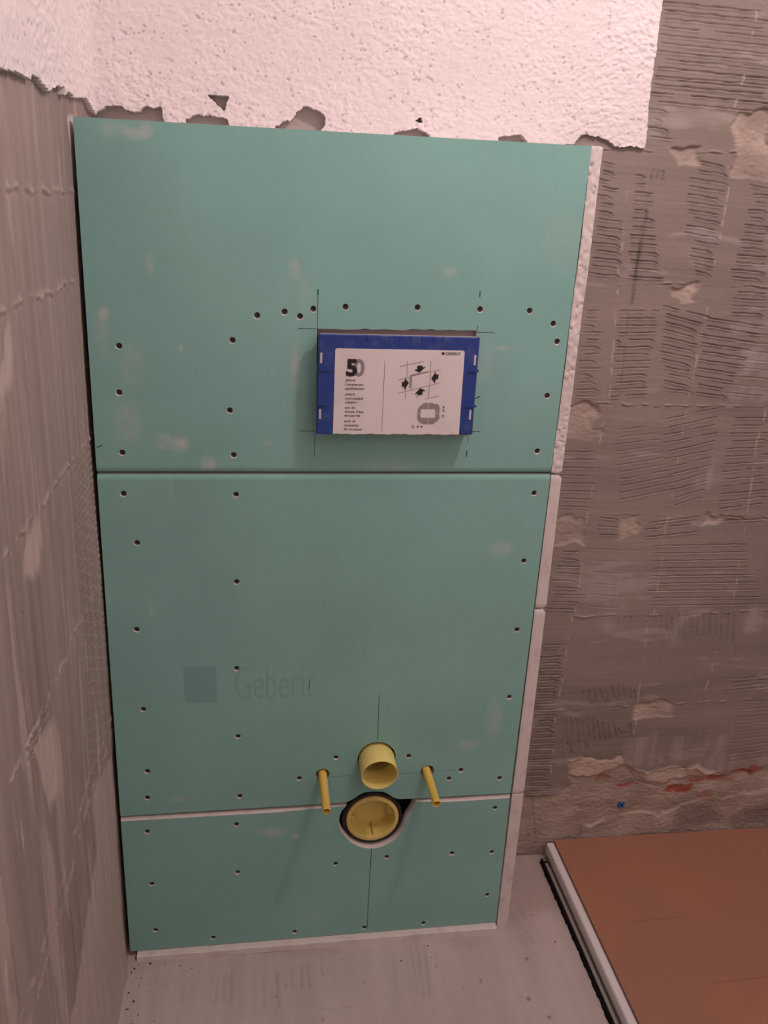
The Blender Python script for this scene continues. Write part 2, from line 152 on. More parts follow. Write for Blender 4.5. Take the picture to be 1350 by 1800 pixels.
def mottle(m, color2, scale, lo=0.4, hi=0.7, detail=5, stretch=None):
    """second colour blended in through noise (stains with a shape of their own)"""
    nt, b, N, L = nodes_of(m)
    tc = N('ShaderNodeTexCoord'); mp = N('ShaderNodeMapping')
    if stretch: mp.inputs['Scale'].default_value = stretch
    L(tc.outputs['Object'], mp.inputs[0])
    nz = N('ShaderNodeTexNoise'); nz.inputs['Scale'].default_value = scale; nz.inputs['Detail'].default_value = detail
    L(mp.outputs[0], nz.inputs['Vector'])
    mr = N('ShaderNodeMapRange'); mr.inputs['From Min'].default_value = lo; mr.inputs['From Max'].default_value = hi
    L(nz.outputs['Fac'], mr.inputs['Value'])
    mx = N('ShaderNodeMix'); mx.data_type = 'RGBA'
    src = b.inputs['Base Color']
    if src.is_linked: L(src.links[0].from_socket, mx.inputs['A'])
    else: mx.inputs['A'].default_value = src.default_value[:]
    mx.inputs['B'].default_value = (*color2, 1)
    L(mr.outputs[0], mx.inputs['Factor'])
    L(mx.outputs['Result'], src)

def attr_mat(name, rough=0.9, grain=400, amt=0.25, bump=0.35):
    """colour from the mesh attribute Col (stains, material changes, painted shade of pits and grooves), fine grain on top"""
    m = new_mat(name, (0.5, 0.5, 0.5), rough, 0.15)
    nt, b, N, L = nodes_of(m)
    at = N('ShaderNodeAttribute'); at.attribute_name = 'Col'
    tc = N('ShaderNodeTexCoord')
    nz = N('ShaderNodeTexNoise'); nz.inputs['Scale'].default_value = grain; nz.inputs['Detail'].default_value = 3
    L(tc.outputs['Object'], nz.inputs['Vector'])
    mr = N('ShaderNodeMapRange'); mr.inputs['To Min'].default_value = 1-amt; mr.inputs['To Max'].default_value = 1+amt
    L(nz.outputs['Fac'], mr.inputs['Value'])
    mx = N('ShaderNodeVectorMath'); mx.operation = 'SCALE'
    L(at.outputs['Color'], mx.inputs[0]); L(mr.outputs[0], mx.inputs['Scale'])
    L(mx.outputs[0], b.inputs['Base Color'])
    bp = N('ShaderNodeBump'); bp.inputs['Strength'].default_value = bump; bp.inputs['Distance'].default_value = 0.0006
    L(nz.outputs['Fac'], bp.inputs['Height']); L(bp.outputs[0], b.inputs['Normal'])
    return m

GREEN = (0.262, 0.520, 0.470)
DUST = (0.52, 0.60, 0.57)
def card_mat():
    m = new_mat('green_card', GREEN, 0.75, 0.2)
    nt, b, N, L = nodes_of(m)
    tc = N('ShaderNodeTexCoord')
    # big soft mottling
    n1 = N('ShaderNodeTexNoise'); n1.inputs['Scale'].default_value = 5; n1.inputs['Detail'].default_value = 6
    L(tc.outputs['Object'], n1.inputs['Vector'])
    # fine paper fibres, longer across than high
    mp = N('ShaderNodeMapping'); mp.inputs['Scale'].default_value = (120, 300, 420)
    L(tc.outputs['Object'], mp.inputs[0])
    n2 = N('ShaderNodeTexNoise'); n2.inputs['Scale'].default_value = 1; n2.inputs['Detail'].default_value = 2
    L(mp.outputs[0], n2.inputs['Vector'])
    r1 = N('ShaderNodeMapRange'); r1.inputs['From Min'].default_value = 0.3; r1.inputs['From Max'].default_value = 0.7
    r1.inputs['To Min'].default_value = 0.93; r1.inputs['To Max'].default_value = 1.07
    L(n1.outputs['Fac'], r1.inputs['Value'])
    r2_ = N('ShaderNodeMapRange'); r2_.inputs['To Min'].default_value = 0.93; r2_.inputs['To Max'].default_value = 1.07
    L(n2.outputs['Fac'], r2_.inputs['Value'])
    mu = N('ShaderNodeMath'); mu.operation = 'MULTIPLY'
    L(r1.outputs[0], mu.inputs[0]); L(r2_.outputs[0], mu.inputs[1])
    sc = N('ShaderNodeVectorMath'); sc.operation = 'SCALE'; sc.inputs[0].default_value = GREEN
    L(mu.outputs[0], sc.inputs['Scale'])
    # plaster dust wiped on: one soft spot per smudge, broken up by noise
    n3 = N('ShaderNodeTexNoise'); n3.inputs['Scale'].default_value = 45; n3.inputs['Detail'].default_value = 5
    L(tc.outputs['Object'], n3.inputs['Vector'])
    total = None
    for (x, z, rx, rz, s) in SMUDGES:
        sub = N('ShaderNodeVectorMath'); sub.operation = 'SUBTRACT'; sub.inputs[1].default_value = (x, 0, z)
        L(tc.outputs['Object'], sub.inputs[0])
        dv = N('ShaderNodeVectorMath'); dv.operation = 'MULTIPLY'; dv.inputs[1].default_value = (1/(rx*1.3), 0, 1/(rz*1.3))
        L(sub.outputs[0], dv.inputs[0])
        ln = N('ShaderNodeVectorMath'); ln.operation = 'LENGTH'; L(dv.outputs[0], ln.inputs[0])
        mr = N('ShaderNodeMapRange'); mr.interpolation_type = 'SMOOTHSTEP'
        mr.inputs['From Min'].default_value = 0.25; mr.inputs['From Max'].default_value = 1.0
        mr.inputs['To Min'].default_value = s*1.3; mr.inputs['To Max'].default_value = 0
        L(ln.outputs['Value'], mr.inputs['Value'])
        if total is None: total = mr.outputs[0]
        else:
            a = N('ShaderNodeMath'); a.operation = 'ADD'; L(total, a.inputs[0]); L(mr.outputs[0], a.inputs[1]); total = a.outputs[0]
    r3 = N('ShaderNodeMapRange'); r3.inputs['From Min'].default_value = 0.3; r3.inputs['From Max'].default_value = 0.6
    r3.inputs['To Min'].default_value = 0.25; r3.inputs['To Max'].default_value = 1.15
    L(n3.outputs['Fac'], r3.inputs['Value'])
    m2 = N('ShaderNodeMath'); m2.operation = 'MULTIPLY'; L(total, m2.inputs[0]); L(r3.outputs[0], m2.inputs[1])
    # stray specks
    vo = N('ShaderNodeTexNoise'); vo.inputs['Scale'].default_value = 130; vo.inputs['Detail'].default_value = 1
    L(tc.outputs['Object'], vo.inputs['Vector'])
    r4 = N('ShaderNodeMapRange'); r4.inputs['From Min'].default_value = 0.735; r4.inputs['From Max'].default_value = 0.78; r4.inputs['To Max'].default_value = 0.4
    L(vo.outputs['Fac'], r4.inputs['Value'])
    ad = N('ShaderNodeMath'); ad.operation = 'ADD'; ad.use_clamp = True; L(m2.outputs[0], ad.inputs[0]); L(r4.outputs[0], ad.inputs[1])
    mx = N('ShaderNodeMix'); mx.data_type = 'RGBA'
    L(ad.outputs[0], mx.inputs['Factor']); L(sc.outputs[0], mx.inputs['A']); mx.inputs['B'].default_value = (*DUST, 1)
    L(mx.outputs['Result'], b.inputs['Base Color'])
    bp = N('ShaderNodeBump'); bp.inputs['Strength'].default_value = 0.06; bp.inputs['Distance'].default_value = 0.0005
    L(n2.outputs['Fac'], bp.inputs['Height']); L(bp.outputs[0], b.inputs['Normal'])
    return m

M = {}
M['card'] = card_mat()
M['gypsum'] = new_mat('gypsum', (0.74, 0.69, 0.665), 0.9, 0.1); add_bump(M['gypsum'], 300, 0.25, 0.0006); mottle(M['gypsum'], (0.60, 0.53, 0.50), 40, 0.5, 0.8)
M['screw'] = new_mat('black_screw', (0.035, 0.032, 0.03), 0.5, 0.5)
M['pencil'] = new_mat('pencil', (0.045, 0.06, 0.06), 0.8, 0.1)
M['pencil_faint'] = new_mat('faint_pencil', (0.15, 0.29, 0.255), 0.8, 0.1)
M['stamp'] = new_mat('faint_blue_print', (0.225, 0.445, 0.43), 0.8, 0.1)
M['stamp_text'] = new_mat('fainter_blue_print', (0.248, 0.490, 0.436), 0.8, 0.1)
M['blue'] = new_mat('blue_plastic', (0.018, 0.055, 0.27), 0.42, 0.45); mottle(M['blue'], (0.075, 0.11, 0.30), 45, 0.52, 0.78)
M['blue_light'] = new_mat('worn_blue_plastic', (0.05, 0.085, 0.36), 0.4, 0.4)
M['body'] = new_mat('grey_white_plastic', (0.46, 0.40, 0.40), 0.6, 0.3)
M['paper'] = new_mat('label_paper', (0.80, 0.755, 0.755), 0.6, 0.3); mottle(M['paper'], (0.70, 0.64, 0.64), 18, 0.55, 0.85)
M['slot'] = new_mat('pale_slot', (0.60, 0.57, 0.58), 0.6, 0.2)
M['ink'] = new_mat('black_ink', (0.03, 0.028, 0.03), 0.6, 0.2)
M['ink_text'] = new_mat('dark_grey_ink', (0.085, 0.075, 0.08), 0.6, 0.2)
M['ink_grey'] = new_mat('grey_ink', (0.27, 0.24, 0.25), 0.6, 0.2)
M['ink_mid'] = new_mat('mid_grey_ink', (0.31, 0.275, 0.285), 0.6, 0.2)
M['ink_line'] = new_mat('thin_grey_ink', (0.38, 0.34, 0.35), 0.6, 0.2)
M['yellow'] = new_mat('pale_yellow_plastic', (0.86, 0.73, 0.25), 0.45, 0.4)
M['amber'] = new_mat('amber_plastic', (0.83, 0.59, 0.13), 0.45, 0.4)
M['orange'] = new_mat('orange_tube_inside', (0.55, 0.20, 0.03), 0.5, 0.3)
M['ochre'] = new_mat('ochre_plastic', (0.73, 0.60, 0.19), 0.5, 0.4)
for k in ('yellow', 'amber', 'ochre'):
    b = M[k].node_tree.nodes['Principled BSDF']
    b.inputs['Subsurface Weight'].default_value = 0.25
    b.inputs['Subsurface Radius'].default_value = (0.006, 0.004, 0.001)
    b.inputs['Subsurface Scale'].default_value = 1.0
M['rubber'] = new_mat('black_pipe', (0.014, 0.013, 0.014), 0.5, 0.4)
M['foam'] = new_mat('black_foam', (0.012, 0.012, 0.012), 0.95, 0.1)
M['rim'] = new_mat('white_rim', (0.80, 0.78, 0.77), 0.35, 0.4)
M['grey'] = new_mat('grey_profile', (0.33, 0.30, 0.28), 0.6, 0.3)
M['brown'] = new_mat('brown_hardboard', (0.40, 0.190, 0.125), 0.7, 0.2)
mottle(M['brown'], (0.37, 0.185, 0.125), 3, 0.45, 0.6); add_bump(M['brown'], 700, 0.12, 0.0004)
M['brown_line'] = new_mat('scuffed_hardboard', (0.30, 0.125, 0.08), 0.7, 0.2)
M['plug'] = new_mat('blue_wall_plug', (0.02, 0.14, 0.42), 0.45, 0.4)
M['adhesive'] = attr_mat('tile_adhesive', 0.92, 500, 0.16, 0.5)
M['plaster'] = attr_mat('rough_plaster', 0.9, 260, 0.05, 0.25)
M['screed'] = attr_mat('floor_screed', 0.9, 350, 0.12, 0.3)
M['masonry'] = new_mat('grey_render', (0.50, 0.45, 0.43), 0.95, 0.1); add_bump(M['masonry'], 120, 0.6, 0.004)
M['wallpaint'] = new_mat('white_room_paint', (0.82, 0.78, 0.75), 0.9, 0.1); add_bump(M['wallpaint'], 60, 0.3, 0.004)
M['crumb'] = new_mat('dark_crumb', (0.07, 0.06, 0.055), 0.9, 0.1)

# ------------------------------------------------------------------ builders
def link_mesh(name, me, mats, parent=None, smooth=False):
    o = bpy.data.objects.new(name, me)
    COL.objects.link(o)
    for m in (mats if isinstance(mats, (list, tuple)) else [mats]): me.materials.append(m)
    if smooth: me.shade_smooth()
    if parent is not None: attach(o, parent)
    return o

def attach(o, parent):
    """parent o and keep its vertices where they are in the world"""
    off = Vector((0, 0, 0)); p = parent
    while p is not None: off += p.location; p = p.parent
    o.parent = parent
    o.location = Vector(o.location) - off

def thing(name, label, cat, loc, group=None):
    o = bpy.data.objects.new(name, None)
    o.empty_display_size = 0.05
    COL.objects.link(o); o.location = loc
    tag(o, label, cat, group)
    return o

def tag(o, label, cat=None, group=None):
    o['label'] = label
    if cat: o['category'] = cat
    if group: o['group'] = group
    return o

class MB:
    def __init__(s): s.v = []; s.f = []; s.m = []
    def poly(s, pts, mi=0):
        n = len(s.v); s.v += [tuple(p) for p in pts]; s.f.append(tuple(range(n, n+len(pts)))); s.m.append(mi)
    def box(s, x0, x1, y0, y1, z0, z1, mi=0):
        n = len(s.v)
        s.v += [(x, y, z) for z in (z0, z1) for y in (y0, y1) for x in (x0, x1)]
        for f in ((0,2,3,1), (4,5,7,6), (0,1,5,4), (2,6,7,3), (0,4,6,2), (1,3,7,5)):
            s.f.append(tuple(n+i for i in f)); s.m.append(mi)
    def prism(s, pts, y0, y1, mi=0, side=None):
        """(x, z) outline between the planes y0 (front) and y1"""
        n = len(s.v); k = len(pts)
        s.v += [(x, y0, z) for x, z in pts] + [(x, y1, z) for x, z in pts]
        s.f.append(tuple(range(n, n+k))); s.m.append(mi)
        s.f.append(tuple(range(n+2*k-1, n+k-1, -1))); s.m.append(mi)
        for i in range(k):
            j = (i+1) % k
            s.f.append((n+i, n+k+i, n+k+j, n+j)); s.m.append(mi if side is None else side)
    def lathe(s, prof, c0, c1, seg=48, mi=0, close=False):
        """profile (radius, distance from c0 along the axis c0 -> c1)"""
        a = (Vector(c1)-Vector(c0)).normalized()
        u = a.cross(Vector((0, 0, 1))).normalized(); w = a.cross(u)
        n = len(s.v)
        for r, t in prof:
            for i in range(seg):
                th = 2*math.pi*i/seg
                s.v.append(tuple(Vector(c0) + a*t + u*(r*math.cos(th)) + w*(r*math.sin(th))))
        for k in range(len(prof)-1):
            for i in range(seg):
                j = (i+1) % seg
                s.f.append((n+k*seg+i, n+k*seg+j, n+(k+1)*seg+j, n+(k+1)*seg+i)); s.m.append(mi)
        if close:
            s.f.append(tuple(n+(len(prof)-1)*seg+i for i in range(seg))); s.m.append(mi)
    def build(s, name, mats, parent=None, smooth=False, fix=True):
        me = bpy.data.meshes.new(name)
        me.from_pydata(s.v, [], s.f)
        me.polygons.foreach_set('material_index', s.m)
        if fix:
            bm = bmesh.new(); bm.from_mesh(me)
            bmesh.ops.recalc_face_normals(bm, faces=bm.faces); bm.to_mesh(me); bm.free()
        me.update()
        o = link_mesh(name, me, mats, parent)
        if smooth: me.shade_smooth(); me.set_sharp_from_angle(angle=math.radians(40))
        return o

def fill(loops):
    """triangles of the first outline with the other outlines cut out"""
    pts = []; es = []
    for lp in loops:
        n = len(pts); pts += [Vector(p) for p in lp]; es += [(n+i, n+(i+1) % len(lp)) for i in range(len(lp))]
    vv, _e, ff, *_r = delaunay_2d_cdt(pts, es, [], 1, 1e-7)
    C = np.array([[sum(vv[i].x for i in f)/len(f), sum(vv[i].y for i in f)/len(f)] for f in ff])
    keep = inside(C[:, 0], C[:, 1], loops[0])
    for lp in loops[1:]: keep &= ~inside(C[:, 0], C[:, 1], lp)
    return vv, [f for f, k in zip(ff, keep) if k]

def line_quad(mb, x0, z0, x1, z1, w, y, mi=0):
    d = Vector((x1-x0, z1-z0)); L = max(d.length, 1e-6); n = Vector((-d.y, d.x))/L*w/2
    mb.poly([(x0+n.x, y, z0+n.y), (x0-n.x, y, z0-n.y), (x1-n.x, y, z1-n.y), (x1+n.x, y, z1+n.y)], mi)

rng = np.random.default_rng(7)
def fnoise(ny, nx, sy, sx, seed):
    """smooth unit-variance noise on a grid; sy, sx = correlation length in cells"""
    r = np.random.default_rng(seed).standard_normal((ny, nx))
    ky = np.fft.fftfreq(ny)[:, None]; kx = np.fft.rfftfreq(nx)[None, :]
    g = np.exp(-2*(math.pi**2)*((ky*sy)**2 + (kx*sx)**2))
    n = np.fft.irfft2(np.fft.rfft2(r)*g, s=(ny, nx))
    return n/n.std()

def inside(X, Z, poly):
    r = np.zeros(X.shape, bool)
    n = len(poly)
    for i in range(n):
        x0, z0 = poly[i]; x1, z1 = poly[(i+1) % n]
        if z0 == z1: continue
        c = ((z0 > Z) != (z1 > Z)) & (X < (x1-x0)*(Z-z0)/(z1-z0)+x0)
        r ^= c
    return r

def soft(mask, k):
    """box-blurred mask"""
    m = mask.astype(float)
    for ax in (0, 1):
        c = np.cumsum(np.pad(m, [(k+1, k) if a == ax else (0, 0) for a in (0, 1)], mode='edge'), axis=ax)
        n = 2*k+1
        m = (np.take(c, range(n, c.shape[ax]), ax) - np.take(c, range(0, c.shape[ax]-n), ax))/n
    return m

def grid_object(name, P, col, mat, parent, mask=None, skirt=None):
    """height-field mesh; mask selects cells, skirt = offset vector for the broken edge"""
    ny, nx, _ = P.shape
    idx = np.arange(ny*nx).reshape(ny, nx)
    q = np.stack([idx[:-1, :-1], idx[:-1, 1:], idx[1:, 1:], idx[1:, :-1]], -1)
    if mask is not None: q = q[mask]
    q = q.reshape(-1, 4)
    V = P.reshape(-1, 3); C = col.reshape(-1, 3)
    used = np.unique(q); remap = np.full(ny*nx, -1); remap[used] = np.arange(len(used))
    q = remap[q]; V = V[used]; C = C[used]
    nsm = len(q)
    if skirt is not None:
        e = np.concatenate([q[:, [0, 1]], q[:, [1, 2]], q[:, [2, 3]], q[:, [3, 0]]])
        es = np.sort(e, 1); key = es[:, 0].astype(np.int64)*len(V) + es[:, 1]
        u, inv, cnt = np.unique(key, return_inverse=True, return_counts=True)
        be = e[cnt[inv] == 1]
        n0 = len(V); k = len(be)
        V = np.concatenate([V, V[be[:, 0]], V[be[:, 1]], V[be[:, 0]]+skirt, V[be[:, 1]]+skirt])
        cs = C[be[:, 0]]
        C = np.concatenate([C, cs, cs, cs*0.9, cs*0.9])
        a = np.arange(k)
        q = np.concatenate([q, np.stack([n0+k+a, n0+a, n0+2*k+a, n0+3*k+a], -1)])
    me = bpy.data.meshes.new(name)
    me.vertices.add(len(V)); me.vertices.foreach_set('co', V.astype(np.float32).ravel())
    me.loops.add(q.size); me.loops.foreach_set('vertex_index', q.astype(np.int32).ravel())
    me.polygons.add(len(q))
    me.polygons.foreach_set('loop_start', np.arange(0, q.size, 4, dtype=np.int32))
    me.polygons.foreach_set('loop_total', np.full(len(q), 4, dtype=np.int32))
    sm = np.zeros(len(q), bool); sm[:nsm] = True
    me.update(calc_edges=True)
    me.polygons.foreach_set('use_smooth', sm)
    at = me.attributes.new('Col', 'FLOAT_COLOR', 'POINT')
    at.data.foreach_set('color', np.concatenate([C, np.ones((len(C), 1))], 1).astype(np.float32).ravel())
    me.validate()
    return link_mesh(name, me, mat, parent)

def carve(H, xs, zs, x0, z0, x1, z1, depth, w, seed, vertical=False, lip=0.35, wob=1.0, curl=0.0):
    """one groove left by the notched trowel"""
    if vertical:
        carve(H.T, zs, xs, z0, x0, z1, x1, depth, w, seed, False, lip, wob, curl); return
    if x1 < x0: x0, z0, x1, z1 = x1, z1, x0, z0
    dx = xs[1]-xs[0]; dz = zs[1]-zs[0]
    i0 = max(0, int((x0-xs[0])/dx)); i1 = min(len(xs)-1, int((x1-xs[0])/dx))
    if i1-i0 < 2: return
    ii = np.arange(i0, i1+1); t = (xs[ii]-x0)/(x1-x0)
    r = np.random.default_rng(seed)
    zc = z0+(z1-z0)*t
    L = x1-x0
    for _ in range(3):
        zc = zc + wob*0.00022*np.sin(2*math.pi*(xs[ii]/(0.02+0.05*r.random())+r.random()))
    if curl: zc = zc - curl*np.exp(-((1-t)*L/0.006)**2)
    amp = np.clip(np.minimum(t, 1-t)*L/0.004, 0, 1)*(0.9+0.2*np.sin(2*math.pi*(t*L/0.04+r.random())))
    k = int(w*3.2/dz)+1
    base = np.round((zc-zs[0])/dz).astype(int)
    for d in range(-k, k+1):
        rows = base+d; ok = (rows >= 0) & (rows < len(zs))
        rr, cc = rows[ok], ii[ok]
        s = zs[rr]-zc[ok]
        H[rr, cc] += amp[ok]*(-depth*np.exp(-(s/w)**4) + lip*depth*np.exp(-((s+2.0*w)/(0.9*w))**2))

# ------------------------------------------------------------------ the room shell
def slab(name, box, mat):
    mb = MB(); mb.box(*box); o = mb.build(name, mat); o['kind'] = 'structure'; return o

wall_back = slab('wall_back', (-0.2, 2.1, DEPTH+0.011, DEPTH+0.16, -0.15, 2.35), M['masonry'])
wall_left = slab('wall_left', (-0.2, LEFT-0.010, -2.0, DEPTH+0.011, -0.15, 2.35), M['masonry'])
wall_right = slab('wall_right', (1.75, 1.9, -2.0, DEPTH+0.011, -0.15, 2.35), M['wallpaint'])
wall_front = slab('wall_front', (-0.2, 1.9, -2.15, -2.0, -0.15, 2.35), M['wallpaint'])
ceiling = slab('ceiling', (-0.2, 1.9, -2.15, DEPTH+0.16, 2.35, 2.45), M['wallpaint'])
floor = slab('floor', (-0.2, 1.9, -2.15, DEPTH+0.16, -0.15, FLOOR-0.004), M['wallpaint'])
tag(wall_back, 'back wall stripped of its tiles, white rough plaster above')
tag(wall_left, 'side wall stripped of its tiles, white rough plaster above')
tag(floor, 'bare grey screed floor with faint trowel marks')

# ---- back wall: combed tile adhesive right of the cistern box
ADH = np.array((0.282, 0.242, 0.216)); SAND = np.array((0.44, 0.365, 0.315)); PALE = np.array((0.42, 0.37, 0.36)); REDC = np.array((0.36, 0.11, 0.075))
def back_adhesive():
    xs = np.arange(0.670, 1.746, 0.0022); zs = np.arange(FLOOR-0.003, 1.70, 0.0012)
    X, Z = np.meshgrid(xs, zs)
    ny, nx = X.shape
    H = 0.0005*fnoise(ny, nx, 60, 40, 1) + 0.00006*fnoise(ny, nx, 1.5, 1.5, 2) + 0.00006*fnoise(ny, nx, 1.5, 14, 3)
    wx = 0.004*fnoise(ny, nx, 5, 3, 4) + 0.003*fnoise(ny, nx, 14, 10, 5)
    wz = 0.003*fnoise(ny, nx, 5, 3, 6)
    G = np.zeros_like(H)
    s = 100
    for (k, ax, az, bx, bz, cx, cz, dx_, dz_, n, w) in GROOVES:
        for i in range(n):
            t = i/max(1, n-1); s += 1
            r = np.random.default_rng(s)
            e = 0.005*r.standard_normal(2)*(1 if abs(bx-ax) > 0.02 or k == 'v' else 0.5)
            x0, z0 = ax+(cx-ax)*t, az+(cz-az)*t; x1, z1 = bx+(dx_-bx)*t, bz+(dz_-bz)*t
            if k == 'h': x0 += e[0]; x1 += e[1]
            else: z0 += e[0]; z1 += e[1]
            dep = w*0.0034*(0.75+0.4*r.random())
            curl = 0.005 if (k == 'h' and w > 0.6 and abs(x1-x0) < 0.075 and r.random() > 0.45) else 0
            # some grooves are squashed shut along part of their length
            if k == 'h' and abs(x1-x0) > 0.07 and r.random() < 0.22:
                c = 0.25+0.5*r.random(); g = 0.08
                carve(G, xs, zs, x0, z0, x0+(x1-x0)*(c-g), z0+(z1-z0)*(c-g), dep, 0.0011, s, False, 0.55, 1, curl)
                carve(G, xs, zs, x0+(x1-x0)*(c+g*0.5), z0+(z1-z0)*(c+g*0.5)+0.0008, x1, z1, dep, 0.0011, s+5000, False, 0.4, 1, curl)
            else:
                carve(G, xs, zs, x0, z0, x1, z1, dep, 0.0011 if k == 'h' else 0.0013, s, k == 'v', 0.55, 1, curl)
    # the same combing carries on further right, tile bed by tile bed
    for row in range(8):
        zb = 0.135+0.2*row
        for c_ in range(5):
            xl = 1.02+0.15*c_
            edge = 1.0144+(1.5238-zb-0.1)*0.219
            if xl < edge-0.02: xl = edge+0.012
            xr = 1.02+0.15*(c_+1)-0.008
            if xr-xl < 0.02: continue
            q = np.random.default_rng(row*10+c_)
            tilt = 0.012*q.standard_normal(); z_lo, z_hi = sorted((zb+0.19*q.random()*0.4, zb+0.19))
            for k_, z in enumerate(np.arange(z_lo, z_hi, 0.0122)):
                s += 1
                carve(G, xs, zs, xl+0.03*q.random(), z, min(xr, 1.735)-0.03*q.random(), z+tilt, 0.0024*(0.6+0.5*q.random()), 0.0011, s, False, 0.55)
    # faint impressions everywhere else: the print of the ribbed tile backs
    for j, z in enumerate(np.arange(0.1, 1.68, 0.0118)):
        carve(G, xs, zs, 0.68+0.1*rng.random(), z, 1.74, z+0.004*rng.standard_normal(), 0.00012, 0.0013, 9000+j, False, 0.2)
    for j, x in enumerate(np.arange(0.70, 1.74, 0.026)):
        carve(G, xs, zs, x, 0.10, x+0.003*rng.standard_normal(), 0.56, 0.00020, 0.0016, 9500+j, True, 0.2)
    H += G
    C = np.ones((ny, nx, 3))*ADH
    tone = 1+0.05*fnoise(ny, nx, 90, 60, 8)+0.04*fnoise(ny, nx, 6, 30, 9)
    C *= tone[..., None]
    # pale smears dragged by the chisel
    sm = fnoise(ny, nx, 10, 26, 10) + 0.8*fnoise(ny, nx, 3, 6, 11)
    f = np.clip((sm-1.35)/1.1, 0, 1)*0.6
    C = C*(1-f[..., None]) + PALE*f[..., None]
    for P in PATCHES[:0] + PALE_PATCHES:
        m = soft(inside(X+wx*1.6, Z+wz*1.6, P), 4)*(0.35+0.25*np.clip(fnoise(ny, nx, 24, 2, 12), -1, 1.5))
        m = np.clip(m, 0, 0.8)
        C = C*(1-m[..., None]) + PALE*m[..., None]
    # ridges where the tile joints were
    for line in SEAMS_V:
        for (ax, az), (bx, bz) in zip(line[:-1], line[1:]):
            z0, z1 = min(az, bz), max(az, bz)
            ok = (Z >= z0) & (Z < z1)
            xc = ax+(bx-ax)*(Z-az)/(bz-az)+0.15*wx
            on = np.clip(fnoise(ny, nx, 4, 2, int(abs(ax)*1000)+20)+0.3, 0, 1.2)
            r = np.exp(-((X-xc)/0.0015)**2)*ok*on
            H += 0.0011*r
            C = C + (SAND*1.3-C)*np.clip(r*0.65, 0, 1)[..., None]
    for line in SEAMS_H:
        for (ax, az), (bx, bz) in zip(line[:-1], line[1:]):
            ok = (X >= ax) & (X < bx)
            zc = az+(bz-az)*(X-ax)/(bx-ax)+0.3*wz
            on = np.clip(fnoise(ny, nx, 1.5, 2.2, int(abs(az)*1000)+40)+0.35, 0, 1.3)
            H += ok*(0.0020*np.exp(-((Z-zc)/0.0014)**2)*on - 0.0012*np.exp(-((Z-zc+0.0030)/0.0014)**2)*np.clip(on, 0, 0.8))
            r = np.exp(-((Z-zc-0.0005)/0.0016)**2)*ok*on
            C = C + (SAND-C)*np.clip(r*0.3, 0, 1)[..., None]
    # places where the adhesive came away down to the sandy render
    rough = 0.00035*fnoise(ny, nx, 1.5, 1.2, 13) + 0.0010*fnoise(ny, nx, 14, 10, 14)
    for i, P in enumerate(PATCHES):
        if i == len(PATCHES)-1: P = [(1.80 if x > 1.33 else x, z) for x, z in P]
        m0 = inside(X+wx, Z+wz, P); m = soft(m0, 1)
        deep = 0.0035 if i < len(PATCHES)-1 else 0.0045
        H = H*(1-m) + (rough-deep)*m
        f = (soft(m0, 2)*(0.85+0.15*np.clip(fnoise(ny, nx, 6, 5, 15+i), -1, 1)))[..., None]
        tint = SAND*(1+0.10*fnoise(ny, nx, 9, 7, 16)[..., None])
        C = C*(1-f) + tint*f
    for i, P in enumerate(LUMPS):
        m = soft(inside(X+wx*0.7, Z+wz*0.7, P), 2)
        H += m*(0.0045+0.0007*fnoise(ny, nx, 8, 7, 90+i))
        C = C*(1-m[..., None])+SAND*1.22*m[..., None]
    for i, P in enumerate(DARK_PATCHES):  # patches toned darker by colour only, relief unchanged
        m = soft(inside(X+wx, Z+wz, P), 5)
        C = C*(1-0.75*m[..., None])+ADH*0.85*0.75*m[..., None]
    # render built up again along the foot of the wall
    lx = np.array([p[0] for p in LEDGE]); lz = np.array([p[1] for p in LEDGE])
    top = np.interp(X, lx, lz)+wz*1.2
    fo = np.clip((top-Z)/0.006, 0, 1)*(X > lx[0]-0.02)
    H += fo*(0.0025+0.0012*fnoise(ny, nx, 20, 14, 17))
    k_ = (np.exp(-((Z-top+0.004)/0.006)**2)*(X > lx[0]-0.01)*np.clip(0.45+0.3*fnoise(ny, nx, 8, 12, 19), 0, 1))[..., None]
    C = C*(1-k_) + SAND*1.25*k_
    # red brick showing through
    rn = fnoise(ny, nx, 5, 7, 18)
    for x, z, rx, rz, st in RED_SPOTS:
        d = ((X+wx*1.2-x)/rx)**2 + ((Z+wz-z)/rz)**2
        f = (np.clip(1.5-d, 0, 1)*np.clip(0.75+0.5*rn, 0, 1)*st)[..., None]
        C = C*(1-f) + REDC*f
        H -= 0.0015*f[..., 0]
    for line in CRACKS:
        for (ax, az), (bx, bz) in zip(line[:-1], line[1:]):
            carve(H, xs, zs, ax, az, bx, bz, 0.003, 0.0010, int(ax*7000), abs(bz-az) > abs(bx-ax), 0.1, 0.8)
    # black streaks and a pencilled note
    for ax, az, bx, bz, w, st in STREAKS:
        xc = ax+(bx-ax)*(Z-az)/(bz-az)
        f = (np.exp(-((X-xc)/w)**2)*((Z < az) & (Z > bz))*np.clip(0.75+0.4*fnoise(ny, nx, 8, 1.2, int(ax*3000)), 0, 1)*0.6*st)[..., None]
        C = C*(1-f) + np.array((0.07, 0.06, 0.058))*f
    for ax, az, bx, bz in SCRIBBLE:
        t = np.clip(((X-ax)*(bx-ax)+(Z-az)*(bz-az))/((bx-ax)**2+(bz-az)**2+1e-12), 0, 1)
        d = np.hypot(X-ax-t*(bx-ax), Z-az-t*(bz-az))
        f = (np.exp(-(d/0.0011)**2)*0.55)[..., None]
        C = C*(1-f) + np.array((0.07, 0.06, 0.06))*f
    P = np.stack([X, DEPTH-H, Z], -1)
    o = grid_object('adhesive_layer', P, np.clip(C, 0.02, 0.95), M['adhesive'], wall_back)
    o['label'] = 'grey brown tile adhesive with trowel grooves'

